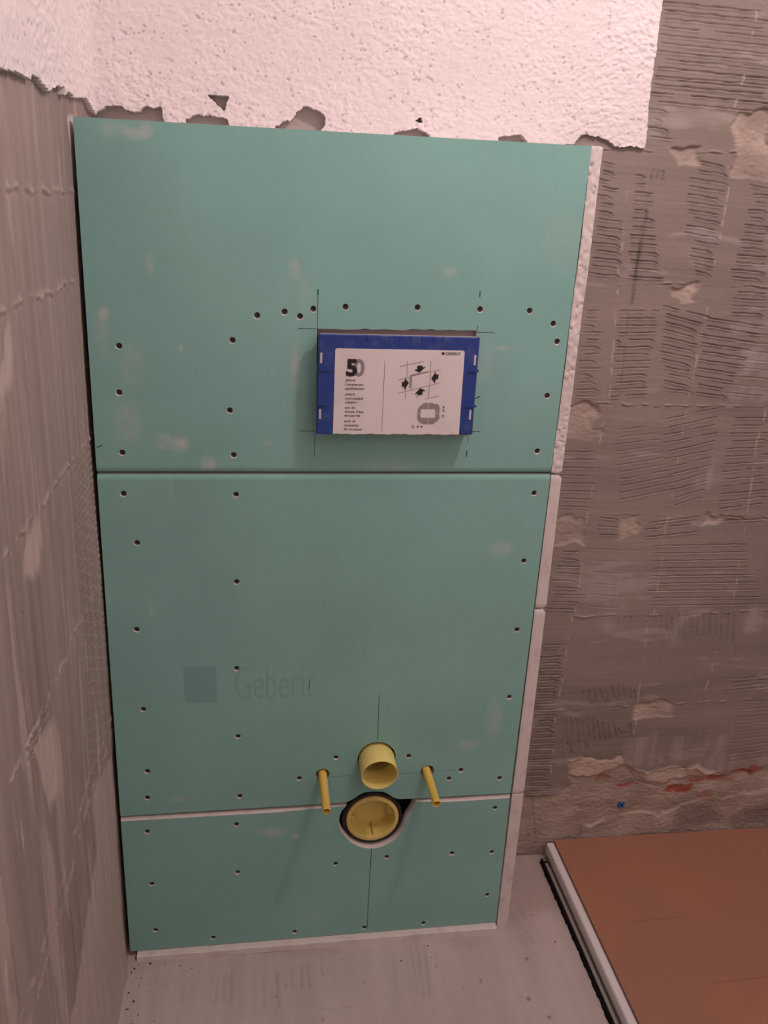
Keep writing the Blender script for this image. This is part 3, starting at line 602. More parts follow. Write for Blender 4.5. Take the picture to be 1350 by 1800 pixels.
back_adhesive()

# ---- white roughcast plaster: back wall, then the return on the left wall
PLA = np.array((0.86, 0.815, 0.81))
def roughcast(ny, nx, cell, seed):
    k = 0.0015/cell
    n = fnoise(ny, nx, 1.0*k, 1.35*k, seed) + 0.55*fnoise(ny, nx, 1.9*k, 2.4*k, seed+1)
    n2 = fnoise(ny, nx, 16*k, 16*k, seed+2)
    pits = fnoise(ny, nx, 0.85*k, 1.0*k, seed+3)
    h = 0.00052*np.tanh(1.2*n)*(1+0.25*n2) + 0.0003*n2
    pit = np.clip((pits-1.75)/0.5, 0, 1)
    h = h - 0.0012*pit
    c = 1+0.01*n2-0.05*np.clip(-n-1.0, 0, 1)-0.27*pit  # pits and low spots darkened in the colour, standing in for relief shade
    return h, c

def coat_back():
    cell = 0.0012
    xs = np.arange(-0.016, 0.838, cell); zs = np.arange(1.335, 1.72, cell)
    X, Z = np.meshgrid(xs, zs); ny, nx = X.shape
    h, c = roughcast(ny, nx, cell, 50)
    wx = 0.0011*fnoise(ny, nx, 4, 4, 60)+0.0006*fnoise(ny, nx, 1.5, 1.5, 62); wz = 0.0011*fnoise(ny, nx, 4, 4, 61)+0.0006*fnoise(ny, nx, 1.5, 1.5, 63)
    e0 = COAT_EDGE[0]
    poly = [(-0.03, 1.33), (0.655, 1.33), (0.665, e0[1]-0.003)] + list(COAT_EDGE) + [(COAT_EDGE[-1][0], 1.9), (-0.03, 1.9)]
    m = inside(X+wx*0.4, Z+wz*0.8, poly)
    for ch in CHIPS:
        m &= ~inside(X+wx*0.8, Z+wz*0.8, ch)
    cm = m[:-1, :-1] & m[1:, 1:] & m[:-1, 1:] & m[1:, :-1]
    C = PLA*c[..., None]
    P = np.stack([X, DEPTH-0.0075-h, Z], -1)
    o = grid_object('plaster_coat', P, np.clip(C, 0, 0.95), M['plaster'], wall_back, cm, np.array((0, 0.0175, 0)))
    o['label'] = 'white roughcast plaster with a chipped lower edge'
coat_back()

def coat_left():
    cell = 0.002
    ys = np.arange(-0.75, DEPTH-0.004, cell); zs = np.arange(1.30, 1.80, cell)
    Y, Z = np.meshgrid(ys, zs); ny, nx = Y.shape
    h, c = roughcast(ny, nx, cell, 70)
    wz = 0.0008*fnoise(ny, nx, 2, 9, 80)
    ly = np.array([p[0] for p in L_COAT]); lz = np.array([p[1] for p in L_COAT])
    order = np.argsort(ly); edge = np.interp(Y, ly[order], lz[order])+wz
    m = Z > edge
    cm = m[:-1, :-1] & m[1:, 1:] & m[:-1, 1:] & m[1:, :-1]
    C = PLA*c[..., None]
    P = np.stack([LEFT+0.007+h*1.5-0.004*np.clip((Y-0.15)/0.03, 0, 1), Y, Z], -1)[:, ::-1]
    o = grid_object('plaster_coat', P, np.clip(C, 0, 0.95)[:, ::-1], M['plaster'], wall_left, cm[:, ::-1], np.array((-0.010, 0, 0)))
    o['label'] = 'white roughcast plaster with a broken lower edge'
coat_left()

# ---- left wall: scraped adhesive seen at a slant
def left_adhesive():
    ys = np.arange(-0.80, DEPTH+0.006, 0.0019); zs = np.arange(FLOOR-0.003, 1.50, 0.0026)
    Y, Z = np.meshgrid(ys, zs); ny, nx = Y.shape
    H = 0.0012*fnoise(ny, nx, 60, 30, 201) + 0.00012*fnoise(ny, nx, 1.5, 1.2, 202) + 0.00035*fnoise(ny, nx, 40, 1.6, 203)
    wy = 0.004*fnoise(ny, nx, 6, 3, 204); wz = 0.004*fnoise(ny, nx, 3, 4, 205)
    G = np.zeros_like(H)
    # combed upright
    r = np.random.default_rng(5)
    for j, y in enumerate(np.arange(-0.78, 0.17, 0.0085)):
        z = 0.05+0.1*r.random()
        while z < 1.45:
            L = 0.05+0.22*r.random()
            if r.random() < 0.55:
                carve(G, ys, zs, y+0.002*r.standard_normal(), z, y+0.004*r.standard_normal(), min(z+L, 1.46), 0.0009*r.random()+0.0002, 0.0016, 20000+int(r.random()*1e6), True, 0.3)
            z += L+0.02*r.random()
    # combed level near the corner, beside the board joint
    for j, z in enumerate(np.arange(0.60, 0.93, 0.0105)):
        carve(G, ys, zs, -0.12+0.02*r.standard_normal(), z, 0.03, z, 0.0012, 0.0016, 30000+j, False, 0.35)
    for j, z in enumerate(np.arange(0.70, 0.735, 0.012)):
        carve(G, ys, zs, -0.43, z+0.01, -0.33, z, 0.002, 0.002, 31000+j, False, 0.35)
    H += G
    C = np.ones((ny, nx, 3))*np.array((0.335, 0.285, 0.262))*(1+0.05*fnoise(ny, nx, 60, 20, 206)+0.05*fnoise(ny, nx, 30, 2, 207))[..., None]
    lp = np.array((0.48, 0.41, 0.375))
    sm = fnoise(ny, nx, 34, 5, 208)+0.6*fnoise(ny, nx, 10, 3, 209)
    f = (np.clip((sm-1.1)/1.0, 0, 1)*0.6)[..., None]
    C = C*(1-f)+lp*f
    # thin scratches and pale drag lines left by the scraper
    for sd, lo, kk, cc in ((220, 1.6, 0.45, np.array((0.15, 0.12, 0.11))), (221, 1.5, 0.5, lp*1.1), (222, 1.9, 0.6, lp*1.25)):
        gate = np.clip(fnoise(ny, nx, 40, 30, sd+20)+0.3, 0, 1)
        f = (np.clip((fnoise(ny, nx, 26 if sd < 222 else 9, 0.8 if sd < 222 else 1.4, sd)-lo)/0.5, 0, 1)*kk*gate)[..., None]
        C = C*(1-f)+cc*f
        H += (f[..., 0]*(-0.0006 if sd == 220 else 0.0004))
    # slanting scrape marks towards the corner
    q = fnoise(ny, nx, 3, 3, 230)
    sl = np.sin((Z*1.0+Y*0.55)*2*math.pi/0.019+0.5*q)
    gate = np.clip((Y+0.17)/0.05, 0, 1)*np.clip(fnoise(ny, nx, 60, 20, 231)+0.4, 0, 1)*(Z < 1.0)
    f = (np.clip((sl-0.8)/0.2, 0, 1)*gate*0.35)[..., None]
    C = C*(1-f)+lp*1.1*f; H += 0.0005*np.clip(sl-0.5, 0, 1)*gate
    for line in L_JOINTS:
        zm = sum(p[1] for p in line)/len(line)
        on = np.clip(fnoise(ny, nx, 1.6, 3, int(zm*1000))+0.5, 0, 1.2)
        ridge = np.exp(-((Z-zm-wz*0.5)/0.0026)**2)*on
        H += 0.0016*ridge - 0.0012*np.exp(-((Z-zm+0.006-wz*0.5)/0.0026)**2)*on
        k_ = np.clip(ridge*0.55, 0, 1)[..., None]
        C = C*(1-k_)+lp*1.1*k_
    for line in L_VERT:
        for (ay, az), (by, bz) in zip(line[:-1], line[1:]):
            carve(H, ys, zs, ay, az, by, bz, 0.003, 0.0022, int(abs(ay)*9000)+3, True, 0.6, 0.8)
    for P in L_PATCH:
        m0 = inside(Y+wy, Z+wz, P); m = soft(m0, 2)
        H = H*(1-m)+(0.0006*fnoise(ny, nx, 22, 2, 211)+0.00025*fnoise(ny, nx, 1.5, 1.5, 212)-0.0018)*m
        f = (m*0.85)[..., None]; C = C*(1-f)+lp*1.05*f
    m = soft(inside(Y, Z, L_STRIP), 1)[..., None]
    C = C*(1-m)+np.array((0.75, 0.68, 0.66))*m
    # fillet into the floor
    fil = np.exp(-np.clip(Z-FLOOR, 0, 1)/0.03)
    P = np.stack([LEFT+H+0.010*fil*(1+0.2*fnoise(ny, nx, 8, 30, 213))*np.clip((0.02-Y)/0.05, 0.1, 1), Y, Z], -1)
    o = grid_object('adhesive_layer', P[:, ::-1], np.clip(C, 0.02, 0.95)[:, ::-1], M['adhesive'], wall_left)
    o['label'] = 'grey brown scraped tile adhesive'
left_adhesive()

# ---- floor screed
def screed():
    xs = np.arange(LEFT-0.006, 1.42, 0.0035); ys = np.arange(-0.75, DEPTH+0.004, 0.0035)
    X, Y = np.meshgrid(xs, ys); ny, nx = X.shape
    H = 0.0007*fnoise(ny, nx, 25, 25, 301)+0.00018*fnoise(ny, nx, 10, 1.3, 302)+0.00012*fnoise(ny, nx, 1.3, 1.3, 303)
    D_ = np.zeros_like(H)
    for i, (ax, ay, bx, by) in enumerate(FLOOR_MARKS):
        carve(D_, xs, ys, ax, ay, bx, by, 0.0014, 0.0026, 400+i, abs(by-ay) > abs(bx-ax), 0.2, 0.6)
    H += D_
    C = np.ones((ny, nx, 3))*np.array((0.56, 0.485, 0.465))*(1+0.05*fnoise(ny, nx, 30, 25, 304)+0.025*fnoise(ny, nx, 14, 1.5, 305))[..., None]
    f = (np.clip((fnoise(ny, nx, 1.2, 1.2, 306)-2.7)/0.5, 0, 1)*0.6)[..., None]
    C = C*(1-f)+np.array((0.08, 0.07, 0.065))*f
    C *= (1-0.11*np.clip(-D_/0.0010, 0, 1)*np.clip(0.6+0.5*fnoise(ny, nx, 5, 3, 309), 0, 1.2))[..., None]  # shade of the trowel grooves painted in, their relief alone hardly shows
    # browner, darker screed towards the back wall
    f = (np.clip((Y+0.02+0.02*fnoise(ny, nx, 6, 6, 307))/0.06, 0, 1)*0.5)[..., None]
    C = C*(1-f)+np.array((0.40, 0.315, 0.275))*f
    P = np.stack([X, Y, FLOOR+H], -1)
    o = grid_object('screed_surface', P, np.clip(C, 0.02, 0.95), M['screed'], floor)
screed()

# ------------------------------------------------------------------ plasterboards
def ring(cx, cz, r, n=12):
    return [(cx+r*math.cos(2*math.pi*i/n), cz+r*math.sin(2*math.pi*i/n)) for i in range(n)]

def board_mesh(name, front, rim, holes, round_y, round_steps, rim_mat, parent, thick=0.018):
    """front outline and the outline of the body behind its rounded or chamfered edge, with holes cut through"""
    V = []; F_ = []; MI = []
    def cap(loops, y):
        vv, ff = fill(loops)
        n = len(V)
        V.extend((p.x, y, p.y) for p in vv)
        for f in ff:
            F_.append(tuple(n+i for i in f)); MI.append(0)
    cap([front] + [h[0] for h in holes], 0.0)
    def band(a, ya, b, yb, mi):
        n = len(V); k = len(a)
        V.extend((x, ya, z) for x, z in a); V.extend((x, yb, z) for x, z in b)
        for i in range(k):
            j = (i+1) % k
            F_.append((n+i, n+j, n+k+j, n+k+i)); MI.append(mi)
    prev, py = front, 0.0
    for s in range(1, round_steps+1):
        a = s/round_steps*math.pi/2
        t, yy = (math.sin(a), round_y*(1-math.cos(a))) if round_steps > 1 else (1, round_y)
        cur = [(p[0]+(q[0]-p[0])*t, p[1]+(q[1]-p[1])*t) for p, q in zip(front, rim)]
        band(prev, py, cur, yy, rim_mat); prev, py = cur, yy
    band(prev, py, rim, thick, 1)
    for outer, inner, yi in holes:
        band(outer, 0.0, inner, yi, 1); band(inner, yi, inner, thick, 1)
    cap([rim] + [h[1] for h in holes], thick)
    me = bpy.data.meshes.new(name); me.from_pydata(V, [], F_)
    me.polygons.foreach_set('material_index', MI)
    bm = bmesh.new(); bm.from_mesh(me)
    bmesh.ops.remove_doubles(bm, verts=bm.verts, dist=1e-6)
    bmesh.ops.recalc_face_normals(bm, faces=bm.faces)
    bm.to_mesh(me); bm.free()
    me.shade_smooth(); me.set_sharp_from_angle(angle=math.radians(30))
    for f in me.polygons:               # flat faces stay flat, only the rounded edges are smooth
        if abs(f.normal.y) > 0.999: f.use_smooth = False
    return link_mesh(name, me, [M['card'], M['gypsum']], parent)

# one screw: countersunk bugle head with a cross recess, and its shank
def screw_mesh():
    mb = MB(); seg = 16
    c0, c1 = (0, 0, 0), (0, 1, 0)
    mb.lathe([(0.0009, 0.0010), (0.0015, 0.0006), (0.0030, 0.0001), (0.0040, 0.0), (0.0041, 0.0004), (0.0024, 0.0035), (0.0017, 0.006), (0.0017, 0.03), (0.0002, 0.034)], c0, c1, seg)
    mb.lathe([(0.0009, 0.0010), (0.0002, 0.0024)], c0, c1, seg, 0, True)
    mb.box(-0.0019, 0.0019, -0.0001, 0.0001, -0.0003, 0.0003); mb.box(-0.0003, 0.0003, -0.0001, 0.0001, -0.0019, 0.0019)
    o = mb.build('screw', M['screw'])
    me = o.data; bpy.data.objects.remove(o)
    return me
SCREW = screw_mesh()
def put_screws(spots, parent, special=()):
    first = None
    for i, (x, z) in enumerate(spots):
        if first is None:
            s = bpy.data.objects.new('screw', SCREW); first = s
        else: s = first.copy(); s.parent = None
        COL.objects.link(s)
        r = np.random.default_rng(int(x*1e4)+int(z*1e4))
        s.location = (x, 0.0016+0.0012*r.random(), z)
        s.rotation_euler = (0.06*r.standard_normal(), r.random()*3, 0.06*r.standard_normal())
        attach(s, parent)
def screw_holes(spots):
    out = []
    for x, z in spots:
        r = np.random.default_rng(int(x*1e4)+int(z*1e4)+1)
        n = 14; th0 = r.random()
        o = []; k = []
        for i in range(n):
            a = 2*math.pi*i/n
            rr = 0.0046+0.00025*r.standard_normal()+(0.0004 if math.sin(a) < -0.3 else 0)
            o.append((x+rr*math.cos(a), z+rr*math.sin(a)))
            k.append((x+0.0042*math.cos(a), z+0.0042*math.sin(a)))
        out.append((o, k, 0.0010))
    return out

(TL, TR, J1L, J1R, J2L, J2R, BL, BR) = CORNERS
def sub(a, b, n):           # n points from a to b, b left out
    return [(a[0]+(b[0]-a[0])*i/n, a[1]+(b[1]-a[1])*i/n) for i in range(n)]

# upper board
t = thing('plasterboard', 'topmost green plasterboard, cut out around the blue cistern cover', 'plasterboard', (0.336, 0, 0.895), 'green boards on the cistern box')
g = 0.0016; tp = 0.0085
bl, br = (J1L[0], J1L[1]+g), (J1R[0], J1R[1]+g)
rim = [bl, br, TR, TL]
front = [(bl[0], bl[1]+tp), (br[0], br[1]+tp), TR, TL]
op = []
for a, b in zip(OPENING, OPENING[1:]+OPENING[:1]):
    n = 24
    for i, (x, z) in enumerate(sub(a, b, n)):
        j = 0.0006 if (i and a == OPENING[0]) else 0.0002
        op.append((x+j*rng.standard_normal(), z+j*rng.standard_normal()))
holes = screw_holes(SCREWS_UPPER)+[(op, op, 0.009)]
b0 = board_mesh('board', front, rim, holes, 0.0055, 5, 0, t)
put_screws(SCREWS_UPPER, t)
def pencil(lines, parent, mat, name='pencil_line'):
    for (x0, z0, x1, z1, w) in lines:
        mb = MB(); line_quad(mb, x0, z0, x1, z1, w, -0.00025)
        # a drawn line has a second, slightly offset pass
        line_quad(mb, x0+0.0002, z0-0.0004, (x0+x1)/2, (z0+z1)/2, w*0.7, -0.0003)
        mb.build(name, mat, parent, fix=False)
pencil(PENCIL_UPPER, t, M['pencil'])
upper = t

# middle board
t = thing('plasterboard', 'middle green plasterboard, pierced by the yellow flush pipe and two sleeves', 'plasterboard', (0.336, 0, 0.292), 'green boards on the cistern box')
tl, tr = (J1L[0], J1L[1]-g), (J1R[0], J1R[1]-g)
bl, br = (J2L[0], J2L[1]+0.0012), (J2R[0], J2R[1]+0.0012)
bot = [bl] + sub(bl, MID_NOTCH[0], 3)[1:] + list(MID_NOTCH) + sub(MID_NOTCH[-1], br, 3)[1:] + [br]
def on_edge(p):             # notch ends sit on the joint line
    return p
rim = bot + [tr, tl]
front = [(x, z+0.0030) for x, z in bot] + [(tr[0], tr[1]-tp), (tl[0], tl[1]-tp)]
holes = screw_holes(SCREWS_MIDDLE)
for (x, z), r in zip(HOLES, (0.0123, 0.0123, 0.0338)):
    n = 36
    pts = [(x+(r+0.0004*rng.standard_normal())*math.cos(2*math.pi*i/n), z+(r+0.0004*rng.standard_normal())*math.sin(2*math.pi*i/n)) for i in range(n)]
    inn = [(x+(p[0]-x)*0.975, z+(p[1]-z)*0.975) for p in pts]
    holes.append((pts, inn, 0.001))
board_mesh('board', front, rim, holes, 0.0055, 5, 0, t)
put_screws(SCREWS_MIDDLE, t)
pencil(PENCIL_MIDDLE[:1], t, M['pencil']); pencil(PENCIL_MIDDLE[1:], t, M['pencil_faint'])
middle = t

# lower board
t = thing('plasterboard', 'lowest green plasterboard with the notch for the drain, standing above the floor', 'plasterboard', (0.336, 0, 0.0), 'green boards on the cistern box')
tl, tr = (J2L[0], J2L[1]-0.0016), (J2R[0], J2R[1]-0.0016)
top = [tl] + sub(tl, LOW_NOTCH[0], 3)[1:] + list(LOW_NOTCH) + sub(LOW_NOTCH[-1], tr, 3)[1:] + [tr]
cx_, cz_ = DRAIN
rim = top + [BR, BL]
front = []
for i, (x, z) in enumerate(top):
    if 3 <= i < 3+len(LOW_NOTCH)-0:
        d = Vector((x-cx_, z-cz_)); d.normalize(); front.append((x+d.x*0.0012, z+d.y*0.0012-0.0005))
    else: front.append((x, z-0.0052))
front += [BR, BL]
board_mesh('board', front, rim, screw_holes(SCREWS_LOWER), 0.0035, 1, 1, t)
put_screws(SCREWS_LOWER, t)
pencil(PENCIL_LOWER, t, M['pencil'])
lower = t

# white boards closing the right side: their cut edges face the room
side_z = [(0.8975, 1.3635), (0.6655, 0.8935), (0.2985, 0.6620), (FLOOR+0.0005, 0.2965)]
side_lab = ['white plasterboard side piece beside the topmost board, with a rough snapped edge',
            'white plasterboard side piece just below the snapped one, smooth rounded ends',
            'white plasterboard side piece beside the lower half of the middle board',
            'white plasterboard side piece at the foot, standing on the floor by the lowest board']
def side_x(z):              # inner and outer edge, slightly out of plumb
    zz = [SIDE_EDGE[8][1], SIDE_EDGE[6][1], SIDE_EDGE[2][1], SIDE_EDGE[0][1]]
    a = np.interp(z, zz, [SIDE_EDGE[8][0], SIDE_EDGE[6][0], SIDE_EDGE[2][0], SIDE_EDGE[0][0]])
    b = np.interp(z, [SIDE_EDGE[7][1], SIDE_EDGE[3][1], SIDE_EDGE[1][1]], [SIDE_EDGE[7][0], SIDE_EDGE[3][0], SIDE_EDGE[1][0]])
    return float(a)+0.0004, float(b)
for i, ((z0, z1), lab) in enumerate(zip(side_z, side_lab)):
    roughness = 0.00045 if i == 0 else (0.0003 if i == 3 else 0.00004)
    nz = int((z1-z0)/(0.0018 if i == 0 else 0.004)); nx = 12 if i == 0 else 8
    zs = np.linspace(z0, z1, nz); V = []; Fc = []
    n1 = fnoise(nz, nx, 1.6, 1.3, 700+i); n2 = fnoise(nz, nx, 7, 4, 710+i)
    n3 = fnoise(nz, 1, 12, 0.1, 720+i)[:, 0]
    pits = np.clip((fnoise(nz, nx, 0.8, 1.0, 730+i)-1.3)/0.5, 0, 1)*(0.0016 if i == 0 else 0)
    for k, z in enumerate(zs):
        xa, xb = side_x(z)
        e = min(z-z0, z1-z)
        rr = 0.006 if i in (1, 2) else 0.002
        inset = 0 if (e > rr or i == 3) else rr-math.sqrt(max(0, rr*rr-(rr-e)**2))
        xb -= inset*0.8
        if i == 0: xa += 0.0005*n3[k]; xb += 0.0003*n3[::-1][k]
        for j in range(nx):
            edge = 0 if 0 < j < nx-1 else 1
            y = pits[k, j]+roughness*(n1[k, j]+0.6*n2[k, j])*(1-edge*0.5)+(0.0006 if i == 0 else 0.0002)+edge*0.0006+(inset*0.3)
            V.append((xa+(xb-xa)*j/(nx-1), y, z))
    for k in range(nz-1):
        for j in range(nx-1): Fc.append((k*nx+j, k*nx+j+1, (k+1)*nx+j+1, (k+1)*nx+j))
    # body behind the edge, as deep as the box
    back = len(V); yb = DEPTH-0.0035
    rows = list(range(0, nz))
    for k in rows:
        xa, xb = side_x(zs[k])
        V.append((V[k*nx][0], yb, zs[k])); V.append((V[k*nx+nx-1][0], yb, zs[k]))
    for k in range(nz-1):
        Fc.append((k*nx, (k+1)*nx, back+2*(k+1), back+2*k))
        Fc.append((k*nx+nx-1, back+2*k+1, back+2*(k+1)+1, (k+1)*nx+nx-1))
        Fc.append((back+2*k, back+2*(k+1), back+2*(k+1)+1, back+2*k+1))
    Fc.append(tuple(range(nx)) + (back+1, back))
    Fc.append(tuple((nz-1)*nx+j for j in range(nx)) + (back+2*(nz-1)+1, back+2*(nz-1)))
    me = bpy.data.meshes.new('plasterboard_edge'); me.from_pydata(V, [], Fc)
    bm = bmesh.new(); bm.from_mesh(me); bmesh.ops.recalc_face_normals(bm, faces=bm.faces); bm.to_mesh(me); bm.free()
    me.shade_smooth(); me.set_sharp_from_angle(angle=math.radians(50))
    o = link_mesh('side_plasterboard', me, M['gypsum'])
    tag(o, lab, 'plasterboard', 'white boards on the side of the cistern box')

# added lid, out of view, keeps lamp light out of the box cavity
mb = MB(); mb.box(0.0, 0.674, 0.0185, DEPTH-0.0035, 1.335, 1.3525)
tag(mb.build('added_lid', M['gypsum']), 'added unseen white lid keeping light out of the cistern box', 'plasterboard')

# cut strip of board under the lowest green board
(sx0, sz0), (sx1, sz1), (sx2, sz2), (sx3, sz3) = STRIP
mb = MB(); n = 40
prof = [(0.0030, 0.0004), (0.0, 0.0010), (-0.0036, 0.0000), (-0.0042, -0.002), (-0.0042, None)]
V = []; 
for i in range(n+1):
    t_ = i/n; x = 0.012+(0.6715-0.012)*t_
    zt = BL[1]+(BR[1]-BL[1])*(x-BL[0])/(BR[0]-BL[0])-0.0008
    w = 0.0004*math.sin(i*1.7)+0.0003*math.sin(i*0.61)
    V += [(x, 0.0165, zt), (x, -0.0085+w, zt-0.0012), (x, -0.0115+w, zt-0.0030), (x, -0.0125+w, FLOOR-0.0005), (x, 0.0165, FLOOR-0.0005)]
for i in range(n):
    for j in range(5):
        k = (j+1) % 5; mb.f.append((i*5+j, i*5+k, (i+1)*5+k, (i+1)*5+j)); mb.m.append(0)
mb.v = V; mb.f += [(0, 1, 2, 3, 4), tuple(n*5+j for j in (4, 3, 2, 1, 0))]; mb.m += [0, 0]
tag(mb.build('plasterboard_strip', M['gypsum']), 'thin white plasterboard strip lying on the floor under the lowest green board', 'plasterboard strip')

# ------------------------------------------------------------------ lettering helper
def text_mesh(name, body, x0, z0, x1, z1, y, mat, parent, bold=0.0, only_width=False, cap=None, shear=0.0):
    cu = bpy.data.curves.new('lettering', 'FONT'); cu.body = body; cu.size = 1.0; cu.offset = bold; cu.resolution_u = 3; cu.shear = shear
    to = bpy.data.objects.new('lettering', cu); COL.objects.link(to)
    bpy.context.view_layer.update()
    me = bpy.data.meshes.new_from_object(to.evaluated_get(bpy.context.evaluated_depsgraph_get()))
    bpy.data.objects.remove(to); bpy.data.curves.remove(cu)
    me.name = name
    co = np.zeros(len(me.vertices)*3); me.vertices.foreach_get('co', co); co = co.reshape(-1, 3)
    xmin, xmax = co[:, 0].min(), co[:, 0].max()
    out = np.zeros_like(co)
    out[:, 0] = x0+(co[:, 0]-xmin)/(xmax-xmin)*(x1-x0)
    out[:, 1] = y
    if cap: out[:, 2] = z0+co[:, 1]*cap/0.70
    else:
        zmin, zmax = co[:, 1].min(), co[:, 1].max(); out[:, 2] = z0+(co[:, 1]-zmin)/(zmax-zmin)*(z1-z0)
    me.vertices.foreach_set('co', out.astype(np.float32).ravel()); me.update()
    return link_mesh(name, me, mat, parent)

# faint print on the middle board
x0, z0, x1, z1 = STAMP[0]
mb = MB(); mb.poly([(x0, -0.0003, z0), (x1, -0.0003, z0), (x1, -0.0003, z1), (x0, -0.0003, z1)])
o = mb.build('printed_square', M['stamp'], middle, fix=False); o['label'] = 'faint blue printed square'
o = text_mesh('printed_word', 'Geberit', *STAMP[1], -0.0003, M['stamp_text'], middle, -0.004); o['label'] = 'faint printed word'

# ------------------------------------------------------------------ blue cistern cover
b_tl, b_tr, b_br, b_bl = BOX
t = thing('cistern_cover', 'blue plastic cover with a white printed label, standing out of the topmost board', 'cistern cover', (0.42, 0, b_bl[1]))
yF = -PROUD
# body sleeve inside the opening
mb = MB()
bx0, bx1, bz0, bz1 = OPENING[3][0]+0.004, OPENING[1][0]-0.004, OPENING[3][1]+0.002, b_tl[1]-0.0042
bx0 = max(bx0, b_bl[0]+0.002)
mb.box(bx0, bx1, yF+0.012, 0.0115, bz0, bz1)
mb.prism([(OPENING[3][0]+0.002, OPENING[3][1]+0.002), (OPENING[2][0]-0.0008, OPENING[2][1]+0.002), (OPENING[1][0]-0.0008, OPENING[1][1]-0.0016), (OPENING[0][0]+0.002, OPENING[0][1]-0.0016)], 0.0115, 0.12)  # added backing block, fills the gap so it catches ambient light
mb.prism([(b_tl[0]+0.003, b_tl[1]-0.020), (b_tr[0]-0.003, b_tr[1]-0.020), (b_tr[0]-0.003, b_tr[1]-0.0002), (b_tl[0]+0.003, b_tl[1]-0.0002)], yF+0.0045, yF+0.012)
mb.build('sleeve', M['body'], t)
# blue front frame: bevelled plate, a hollow rim behind
def inset(poly, d):
    c = Vector((sum(p[0] for p in poly)/len(poly), sum(p[1] for p in poly)/len(poly))); out = []
    for p in poly:
        v = Vector(p)-c; out.append((p[0]-d*(1 if v.x > 0 else -1), p[1]-d*(1 if v.y > 0 else -1)))
    return out
quad = [b_bl, b_br, b_tr, b_tl]
front = inset(quad, 0.0012)
me_v = [(x, yF, z) for x, z in front] + [(x, yF+0.0012, z) for x, z in quad] + [(x, yF+0.013, z) for x, z in inset(quad, 0.0006)]
mb = MB(); mb.v = me_v
mb.f = [(0, 1, 2, 3)] + [(i, 4+i, 4+(i+1) % 4, (i+1) % 4) for i in range(4)] + [(4+i, 8+i, 8+(i+1) % 4, 4+(i+1) % 4) for i in range(4)] + [(11, 10, 9, 8)]
mb.m = [0]*len(mb.f)
frame = mb.build('front_frame', M['blue'], t)
mb = MB()
for x, z in TICKS:          # little notched fins along the top
    mb.box(x-0.00045, x+0.00045, yF-0.0012, yF, z-0.0070, z+0.0005)
o = mb.build('marker_fins', M['blue_light'], frame); o['label'] = 'row of thin pale fins'
for x, z in SLOTS:
    mb = MB(); mb.prism([(x-0.0015, z-0.0072), (x+0.0015, z-0.0072), (x+0.0015, z+0.0072), (x-0.0015, z+0.0072)], yF-0.0006, yF)
    o = mb.build('slot', M['slot'], frame); o['label'] = 'pale upright slot'
for (ax, az), (bx, bz) in RIBS:
    mb = MB(); mb.prism([(ax, az-0.0022), (bx, bz-0.0022), (bx, bz+0.0012), (ax, az+0.0012)], yF-0.0022, yF); mb.build('rib', M['blue'], frame)
for x, z in TABS:
    mb = MB(); mb.lathe([(0.0002, 0), (0.0026, 0.0), (0.0030, 0.0012), (0.0030, 0.013), (0.0026, 0.0145), (0.0002, 0.0145)], (x, yF+0.0005, z+0.008), (x, yF+0.0005, z-0.01), 12)
    mb.build('corner_tab', M['blue'], frame, True)
# paper label, rounded top corners, torn lower edge
(l_tl, l_tr, l_br, l_bl) = LABEL
pts = [l_bl]
for i in range(1, 30):
    q = i/30; x = l_bl[0]+(l_br[0]-l_bl[0])*q; z = l_bl[1]+(l_br[1]-l_bl[1])*q
    pts.append((x, z+0.0004*math.sin(i*2.3)+0.0004*math.sin(i*0.9)))
pts.append(l_br); r_ = 0.003
for k in range(5):
    a = k/4*math.pi/2; pts.append((l_tr[0]-r_+r_*math.cos(a), l_tr[1]-r_+r_*math.sin(a)))
for k in range(5):
    a = math.pi/2+k/4*math.pi/2; pts.append((l_tl[0]+r_+r_*math.cos(a), l_tl[1]-r_+r_*math.sin(a)))
mb = MB(); mb.prism(pts, yF-0.0007, yF)
label = mb.build('paper_label', M['paper'], t); label['label'] = 'white printed paper label'
yT = yF-0.0010
for body, x, z, x2 in TEXTS:
    text_mesh('printed_text', body, x, z, x2, 0, yT, M['ink_text'], label, 0.010, cap=0.0037)
a, b = FIFTY
text_mesh('printed_numeral', '0', b[0], b[1], b[2], b[3], yT, M['ink_mid'], label, 0.03)
text_mesh('printed_numeral', '5', a[0], a[1], a[2], a[3], yT-0.0002, M['ink'], label, 0.045)
mb = MB()
for (x0, z0, x1, z1) in [DIVIDER[0]+DIVIDER[1]]: line_quad(mb, x0, z0, x1, z1, 0.0004, yT)
mb.build('printed_divider', M['ink_text'], label, fix=False)
x0, z0, x1, z1 = LOGO[0]
mb = MB(); mb.poly([(x0, yT, z0), (x1, yT, z0), (x1, yT, z1), (x0, yT, z1)])
mb.build('printed_square', M['ink'], label, fix=False)
x0, z0, x1, z1 = LOGO[1]
text_mesh('printed_word', 'GEBERIT', x0, z0, x1, z1, yT, M['ink_text'], label, 0.012)
mb = MB()
for (x0, z0, x1, z1) in DIAGRAM_LINES: line_quad(mb, x0, z0, x1, z1, 0.0008, yT)
mb.build('printed_tile_grid', M['ink_line'], label, fix=False)
mb = MB(); mb.poly([(x, yT-0.0001, z) for x, z in DIAGRAM_BARS[1]], 1); mb.poly([(x, yT-0.0002, z) for x, z in DIAGRAM_BARS[0]], 0)
mb.build('printed_opening', [M['ink_grey'], M['ink_line']], label, fix=False)
for P in ARROWS:
    mb = MB()
    vv, ff = fill([P])
    for f in ff: mb.poly([(vv[i].x, yT-0.0003, vv[i].y) for i in f])
    mb.build('printed_arrow', M['ink'], label, fix=False)
